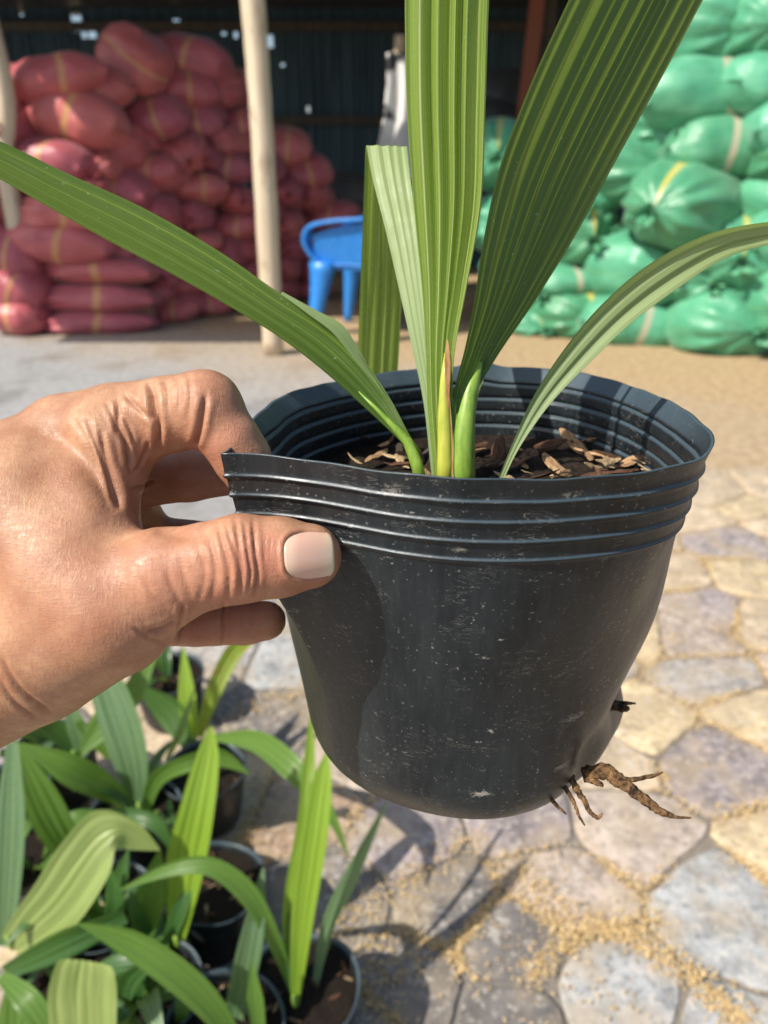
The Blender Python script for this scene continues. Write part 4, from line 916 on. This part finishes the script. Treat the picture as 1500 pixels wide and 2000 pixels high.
# ------------------------------------------------------------------ blue plastic armchair
def build_chair():
    MB = Mat('blue_plastic', .38, .5); MB.base(MB.mix(MB.ramp(MB.noise(MB.coord('Object'), 30, 3), [(.3, 0), (.7, 1)]), (.02, .20, .64), (.04, .27, .74)))
    base = on_z(672, 652); root = empty('plastic_chair', base + Vector((.15, .12, 0)), R(68)); root.scale = (1.16, 1.16, 1.16)
    tag(root, 'blue moulded plastic armchair standing at the foot of the red sacks', 'chair')
    # local: +y is the front, x across; seat height .43
    def shell(fn, nu, nv, th, name):
        V = []; F = []
        for j in range(nv + 1):
            for i in range(nu + 1): V.append(fn(i / nu, j / nv))
        for j in range(nv):
            for i in range(nu): a = j * (nu + 1) + i; F.append((a, a + 1, a + nu + 2, a + nu + 1))
        o = link(name, mesh(name, V, F), MB.m, root); s = o.modifiers.new('t', 'SOLIDIFY'); s.thickness = th; s.offset = 0; b = o.modifiers.new('b', 'BEVEL'); b.width = .003; b.segments = 2; return o
    shell(lambda u, v: ((u - .5) * .44 * (1 + .12 * v), (v - .5) * .42, .43 - .03 * math.sin(math.pi * u) * math.sin(math.pi * v) - .03 * max(0, v - .85) / .15), 12, 12, .012, 'seat')
    def back(u, v):
        a = (u - .5) * R(112); r_ = .25 + .03 * v; return (r_ * math.sin(a), -.02 - r_ * math.cos(a) * (.92) - .08 * v + .04, .44 + .40 * v * (1 - .16 * (2 * u - 1) ** 4))
    shell(back, 20, 12, .012, 'backrest')
    for s in (-1, 1):
        P = catmull([(s * .22, -.24, .70), (s * .275, -.12, .69), (s * .29, .08, .675), (s * .285, .22, .64), (s * .27, .265, .56), (s * .25, .22, .47), (s * .235, .16, .41)], 6)
        V = []; F = []; n = len(P)
        for q in range(n):
            w = .034 - .006 * abs(q / n - .3)
            for dx, dz in ((-w, -.010), (w, -.010), (w, .012), (-w, .012)):
                t = P[min(q + 1, n - 1)] - P[max(q - 1, 0)]; t /= np.linalg.norm(t); nz = np.array([0, -t[2], t[1]]); V.append(Vector(P[q] + np.array([dx, 0, 0]) + nz * dz))
        for q in range(n - 1):
            for k in range(4): F.append((q * 4 + k, q * 4 + (k + 1) % 4, q * 4 + 4 + (k + 1) % 4, q * 4 + 4 + k))
        F += [(3, 2, 1, 0), tuple(4 * (n - 1) + k for k in range(4))]
        link('armrest', bevel(mesh('armrest', V, F), .005, 2), MB.m, root)
        shell(lambda u, v, s=s: (s * (.215 + .06 * u), -.22 + .44 * v, .40 + .275 * u * (1 - .30 * v * v)), 4, 8, .010, 'side_panel')
        for fy, top, sp in ((.17, .44, .07), (-.19, .44, -.09)):
            V = []; F = []; m = 8
            for q in range(m + 1):
                t = q / m; w = .085 - .055 * t ** .7; c = Vector((s * (.20 + .055 * t), fy + sp * t, top * (1 - t)))
                V += [c + Vector((-s * .004, -w, 0)), c + Vector((s * w * .7, -w * .75, 0)), c + Vector((s * w * .9, w * .3, 0)), c + Vector((s * w * .6, w, 0)), c + Vector((-s * .004, w * .8, 0))]
            for q in range(m):
                for k in range(5): F.append((q * 5 + k, q * 5 + (k + 1) % 5, q * 5 + 5 + (k + 1) % 5, q * 5 + 5 + k))
            F += [(4, 3, 2, 1, 0), tuple(5 * m + k for k in range(5))]
            link('leg', mesh('leg', V, F), MB.m, root)
    ML = Mat('pale_sticker', .5); ML.base((.75, .78, .6)); me = mesh('sticker', *box((0, 0, 0), (.05, .004, .035))); o = link('sticker', me, ML.m, root, False, (.0, -.345, .79)); o.rotation_euler = (R(10), 0, 0)
    return root
chair = build_chair()
# ------------------------------------------------------------------ palm seedlings standing on the paving
S_MID = mat_leaf('seedling_leaf_mid', (.045, .125, .022), (.13, .25, .045), 4, (.45, .56, .12), .36, .5, .36, .25); S_BRI = mat_leaf('seedling_leaf_lime', (.13, .27, .018), (.30, .46, .045), 4, (.55, .66, .12), .46, .5, .36, .25)
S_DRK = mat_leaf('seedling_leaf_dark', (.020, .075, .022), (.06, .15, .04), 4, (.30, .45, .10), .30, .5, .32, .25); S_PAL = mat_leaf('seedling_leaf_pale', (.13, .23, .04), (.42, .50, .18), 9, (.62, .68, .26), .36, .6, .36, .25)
S_BLU = mat_leaf('seedling_leaf_bluish', (.04, .11, .045), (.16, .26, .13), 4, (.50, .60, .36), .32, .6, .28, .25); S_BRN = mat_leaf('seedling_leaf_browning', (.15, .25, .02), (.33, .42, .05), 4, (.5, .5, .1), .4, .4, .4, .2, .9)
MS = Mat('shaded_soil', .85, .2); MS.base(MS.mix(MS.ramp(MS.noise(MS.coord('Object'), 240, 5, .7), [(.35, 0), (.7, 1)]), (.005, .004, .003), (.028, .019, .013))); MS.bump(MS.noise(MS.coord('Object'), 300, 4, .7), .9, .003); SHADED_SOIL = MS.m  # soil colour darkened to stand in for shade among the seedlings
def arch_leaf(root, az, ln, rise, w, m, seed):
    st = []; n = 7
    for i in range(n):
        t = i / (n - 1); r_ = .008 + ln * (t * .55 + .45 * t * t); z = .10 + rise * math.sin(math.pi * (.62 * t)) - .03 * t * t; hw = w * math.sin(math.pi * min(1, .10 + .90 * t)) ** .7 if t < 1 else .0005
        c = Vector((math.cos(az) * r_, math.sin(az) * r_, z)); s_ = Vector((-math.sin(az), math.cos(az), .25 * math.sin(seed + t))) * hw; st.append((c - s_, c + s_))
    link('leaf', ribbon(st, 4, .07, m=26, n=16, cup=.12, world=True, seed=seed), m, root)
def seedling_pot(root, r=.066, h=.12, seed=0):
    V = []; F = []; n = 48; prof = [(r * .72, 0), (r * .80, .012), (r * .97, h * .82), (r * .975, h * .86), (r, h * .88), (r * 1.01, h * .97), (r * 1.04, h), (r * 1.0, h * .995), (r * .97, h * .9), (r * .90, h * .45)]
    g = random.Random(seed)
    for j, (q, z) in enumerate(prof):
        for i in range(n):
            a = 2 * math.pi * i / n; k = 1 + .035 * mnoise.noise(Vector((math.cos(a) * 1.6 + seed * 3, math.sin(a) * 1.6, z * 14))); V.append((q * k * math.cos(a), q * k * math.sin(a), z + .004 * math.sin(3 * a + seed) * (z > h * .5)))
    for j in range(len(prof) - 1):
        for i in range(n): F.append((j * n + i, j * n + (i + 1) % n, (j + 1) * n + (i + 1) % n, (j + 1) * n + i))
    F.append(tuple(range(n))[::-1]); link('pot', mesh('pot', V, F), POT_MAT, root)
    V = [(0, 0, h * .87)]; F = []; m = 28
    for j in range(1, 6):
        for i in range(m):
            a = 2 * math.pi * i / m; q = r * .965 * j / 5; V.append((q * math.cos(a), q * math.sin(a), h * .86 + .006 * mnoise.noise(Vector((q * 60 * math.cos(a), q * 60 * math.sin(a), seed)))))
    F = [(0, 1 + i, 1 + (i + 1) % m) for i in range(m)]
    for j in range(4):
        for i in range(m): F.append((1 + j * m + i, 1 + (j + 1) * m + i, 1 + (j + 1) * m + (i + 1) % m, 1 + j * m + (i + 1) % m))
    s = link('soil', mesh('soil', V, F), SHADED_SOIL, root)
    for _ in range(14):
        o = bpy.data.objects.new('wood_chip', chips[g.choice([0, 1, 1, 2])][g.randrange(4)]); col.objects.link(o); o.parent = s; a = g.uniform(0, 6.28); q = r * .85 * math.sqrt(g.random()); ln = g.uniform(.008, .02)
        o.location = (q * math.cos(a), q * math.sin(a), h * .86 + .004); o.scale = (ln, ln, ln); o.rotation_euler = (g.uniform(-.4, .4), g.uniform(-.4, .4), g.uniform(0, 6.28))
def sleaf(root, pts, m, pleats=4, twist=.15, seed=0):
    """pts: (px, py, height, half width px)"""
    st = []
    for i, (px, py, z, hw) in enumerate(pts):
        a, b = pts[max(i - 1, 0)], pts[min(i + 1, len(pts) - 1)]; dx, dy = b[0] - a[0], b[1] - a[1]; L = math.hypot(dx, dy) + 1e-6; nx, ny = -dy / L, dx / L
        c = on_z(px, py, z); d = (c - Vector((0, 0, CAM_H))).dot(Vector((0, CP, -SP))); tw = twist * hw / FPX * d
        st.append((at(px + nx * hw, py + ny * hw, d + tw), at(px - nx * hw, py - ny * hw, d - tw)))
    me = ribbon(st, pleats, .07, m=36, n=20, cup=.10, world=True, seed=seed)
    me.transform(Matrix.Translation(root.location).inverted()); link('leaf', me, m, root)
SEED = [
 ((592, 1948), 'palm seedling with lime upright blade in the pot at the cluster edge', [
   ([(576, 1965, .11, 8), (590, 1800, .22, 22), (612, 1640, .32, 27), (628, 1530, .38, 20), (640, 1468, .41, 2)], S_BRI), ([(566, 1930, .11, 5), (560, 1780, .22, 8), (592, 1600, .31, 11), (604, 1490, .36, 12), (607, 1398, .41, 2)], S_BRI),
   ([(612, 1945, .10, 5), (640, 1810, .17, 13), (684, 1715, .22, 15), (755, 1568, .29, 2)], S_BLU), ([(572, 1930, .12, 8), (527, 1818, .22, 16), (476, 1737, .28, 22), (405, 1691, .31, 19), (324, 1701, .30, 13), (233, 1739, .26, 1)], S_MID), ([(575, 1960, .11, 7), (572, 1870, .17, 14), (563, 1760, .23, 2)], S_DRK)]),
 ((418, 1745), 'palm seedling with broad bright upright blade behind the arching leaf', [
   ([(345, 1850, .12, 12), (360, 1700, .22, 38), (385, 1580, .30, 34), (406, 1475, .36, 22), (412, 1418, .39, 2)], S_BRI), ([(272, 1850, .12, 18), (295, 1750, .19, 30), (312, 1662, .25, 3)], S_MID), ([(324, 1850, .12, 10), (350, 1780, .17, 15), (375, 1720, .20, 2)], S_DRK),
   ([(300, 1840, .12, 10), (268, 1790, .17, 16), (255, 1740, .20, 2)], S_DRK)]),
 ((440, 2030), 'palm seedling with wide leaf stretched low across the soil in front', [
   ([(470, 2050, .12, 14), (405, 1960, .20, 30), (330, 1893, .25, 33), (243, 1838, .28, 26), (152, 1804, .30, 2)], S_MID), ([(456, 1990, .13, 20), (484, 1870, .20, 25), (503, 1770, .25, 16), (514, 1695, .28, 2)], S_BLU), ([(505, 2010, .14, 14), (498, 1950, .18, 16), (492, 1880, .22, 2)], S_MID)]),
 ((400, 1525), 'palm seedling with a leaf arching across the gap toward the paving', [
   ([(415, 1440, .20, 6), (500, 1448, .25, 22), (570, 1500, .26, 25), (633, 1570, .22, 14), (682, 1672, .16, 1)], S_MID), ([(281, 1598, .12, 8), (304, 1525, .19, 16), (365, 1492, .23, 17), (430, 1480, .23, 18), (488, 1512, .20, 1)], S_MID), ([(330, 1560, .12, 4), (335, 1600, .14, 7), (345, 1640, .13, 2)], S_DRK)]),
 ((330, 1335), 'palm seedling with an orange browning leaf tip, behind the hand', [
   ([(378, 1455, .11, 8), (366, 1370, .18, 18), (358, 1262, .26, 2)], S_BRI), ([(388, 1440, .11, 8), (420, 1345, .19, 16), (460, 1270, .25, 17), (505, 1245, .28, 4)], S_BRN), ([(366, 1460, .11, 9), (329, 1390, .16, 28), (272, 1342, .20, 6)], S_DRK), ([(324, 1488, .11, 4), (355, 1420, .16, 8), (380, 1345, .21, 1)], S_PAL)]),
 ((270, 1610), 'palm seedling with glossy bluish blade under the wrist', [
   ([(273, 1585, .11, 9), (258, 1500, .19, 32), (236, 1420, .25, 40), (205, 1330, .31, 32), (185, 1270, .35, 8)], S_BLU), ([(268, 1580, .11, 9), (200, 1535, .18, 28), (130, 1500, .23, 31), (40, 1452, .27, 3)], S_MID), ([(276, 1590, .11, 8), (275, 1520, .16, 12), (262, 1450, .2, 10), (240, 1380, .24, 2)], S_DRK)]),
 ((75, 1700), 'palm seedling with a wide pale ribbed blade bent over at its top', [
   ([(20, 1850, .13, 26), (60, 1815, .18, 45), (110, 1765, .23, 56), (165, 1680, .29, 56), (205, 1622, .315, 44), (255, 1632, .30, 30), (312, 1660, .27, 2)], S_PAL), ([(150, 1680, .13, 22), (110, 1620, .20, 38), (70, 1540, .27, 33), (28, 1444, .34, 3)], S_MID),
   ([(5, 1850, .12, 12), (12, 1750, .19, 26), (20, 1600, .28, 29), (24, 1450, .36, 12)], S_BLU), ([(0, 1665, .16, 14), (40, 1622, .20, 16), (68, 1588, .22, 1)], S_MID), ([(160, 1600, .14, 12), (243, 1592, .19, 15), (304, 1610, .19, 16), (338, 1665, .15, 2)], S_DRK)]),
 ((140, 1960), 'palm seedling with a short ribbed lime blade cut square at its end', [
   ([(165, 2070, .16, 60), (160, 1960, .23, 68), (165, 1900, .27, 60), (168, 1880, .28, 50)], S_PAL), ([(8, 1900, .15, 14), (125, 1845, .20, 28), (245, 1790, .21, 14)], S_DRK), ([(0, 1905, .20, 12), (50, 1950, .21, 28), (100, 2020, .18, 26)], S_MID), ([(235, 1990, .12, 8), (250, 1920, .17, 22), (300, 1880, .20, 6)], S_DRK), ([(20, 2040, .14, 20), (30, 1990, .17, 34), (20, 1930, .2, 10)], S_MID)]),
 ((110, 1480), 'palm seedling with a light leaf reaching up to the fingers', [
   ([(147, 1484, .17, 2), (205, 1410, .23, 27), (260, 1350, .27, 22), (308, 1262, .31, 4)], S_MID), ([(150, 1470, .12, 10), (100, 1420, .18, 24), (40, 1400, .22, 6)], S_DRK), ([(165, 1490, .11, 8), (150, 1420, .18, 20), (125, 1360, .23, 5)], S_BLU), ([(90, 1520, .12, 10), (60, 1480, .17, 22), (0, 1470, .2, 8)], S_DRK), ([(215, 1480, .12, 8), (190, 1440, .16, 20), (150, 1410, .19, 6)], S_MID)]),
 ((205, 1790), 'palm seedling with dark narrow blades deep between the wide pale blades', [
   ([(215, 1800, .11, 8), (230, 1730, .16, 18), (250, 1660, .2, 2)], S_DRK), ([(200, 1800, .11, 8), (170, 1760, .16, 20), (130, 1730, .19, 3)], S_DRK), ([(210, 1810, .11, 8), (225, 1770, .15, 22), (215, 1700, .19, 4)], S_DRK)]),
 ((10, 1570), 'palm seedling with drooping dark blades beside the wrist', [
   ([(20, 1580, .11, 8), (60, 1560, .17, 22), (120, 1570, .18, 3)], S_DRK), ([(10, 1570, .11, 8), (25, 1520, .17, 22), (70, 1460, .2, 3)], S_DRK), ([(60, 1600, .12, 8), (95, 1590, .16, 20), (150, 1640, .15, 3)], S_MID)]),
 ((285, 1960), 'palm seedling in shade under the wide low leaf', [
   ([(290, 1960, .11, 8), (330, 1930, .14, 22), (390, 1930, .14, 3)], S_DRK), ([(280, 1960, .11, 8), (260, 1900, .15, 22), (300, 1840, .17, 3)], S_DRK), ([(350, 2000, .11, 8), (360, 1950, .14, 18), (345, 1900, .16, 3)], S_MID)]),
]
for i, ((px, py), lab, lv) in enumerate(SEED):
    b = on_z(px, py, .10); root = empty('palm_seedling', (b.x, b.y, .012)); tag(root, lab, 'seedling', 'potted seedlings on the paving')
    bpy.context.view_layer.update(); seedling_pot(root, .074, .115, i)
    for k, (pts, m) in enumerate(lv):
        sleaf(root, pts, m, 4 if m is not S_PAL else 9, .18 if k % 2 else -.12, k)
    if px < 360:
        g = random.Random(i + 40)
        for k in range(4): arch_leaf(root, g.uniform(0, 6.28), g.uniform(.09, .16), g.uniform(.02, .10), g.uniform(.010, .017), g.choice([S_DRK, S_MID, S_DRK, S_BLU]), k)
    s0 = on_z(lv[0][0][0][0], lv[0][0][0][1], lv[0][0][0][2]) - root.location
    V, F = tube([Vector((s0.x * .8, s0.y * .8, .09)), s0 * .5 + Vector((s0.x * .45, s0.y * .45, .05)), s0 + Vector((0, 0, .02))], [.006, .005, .003], 10); link('stem', mesh('stem', V, F), STEM, root)
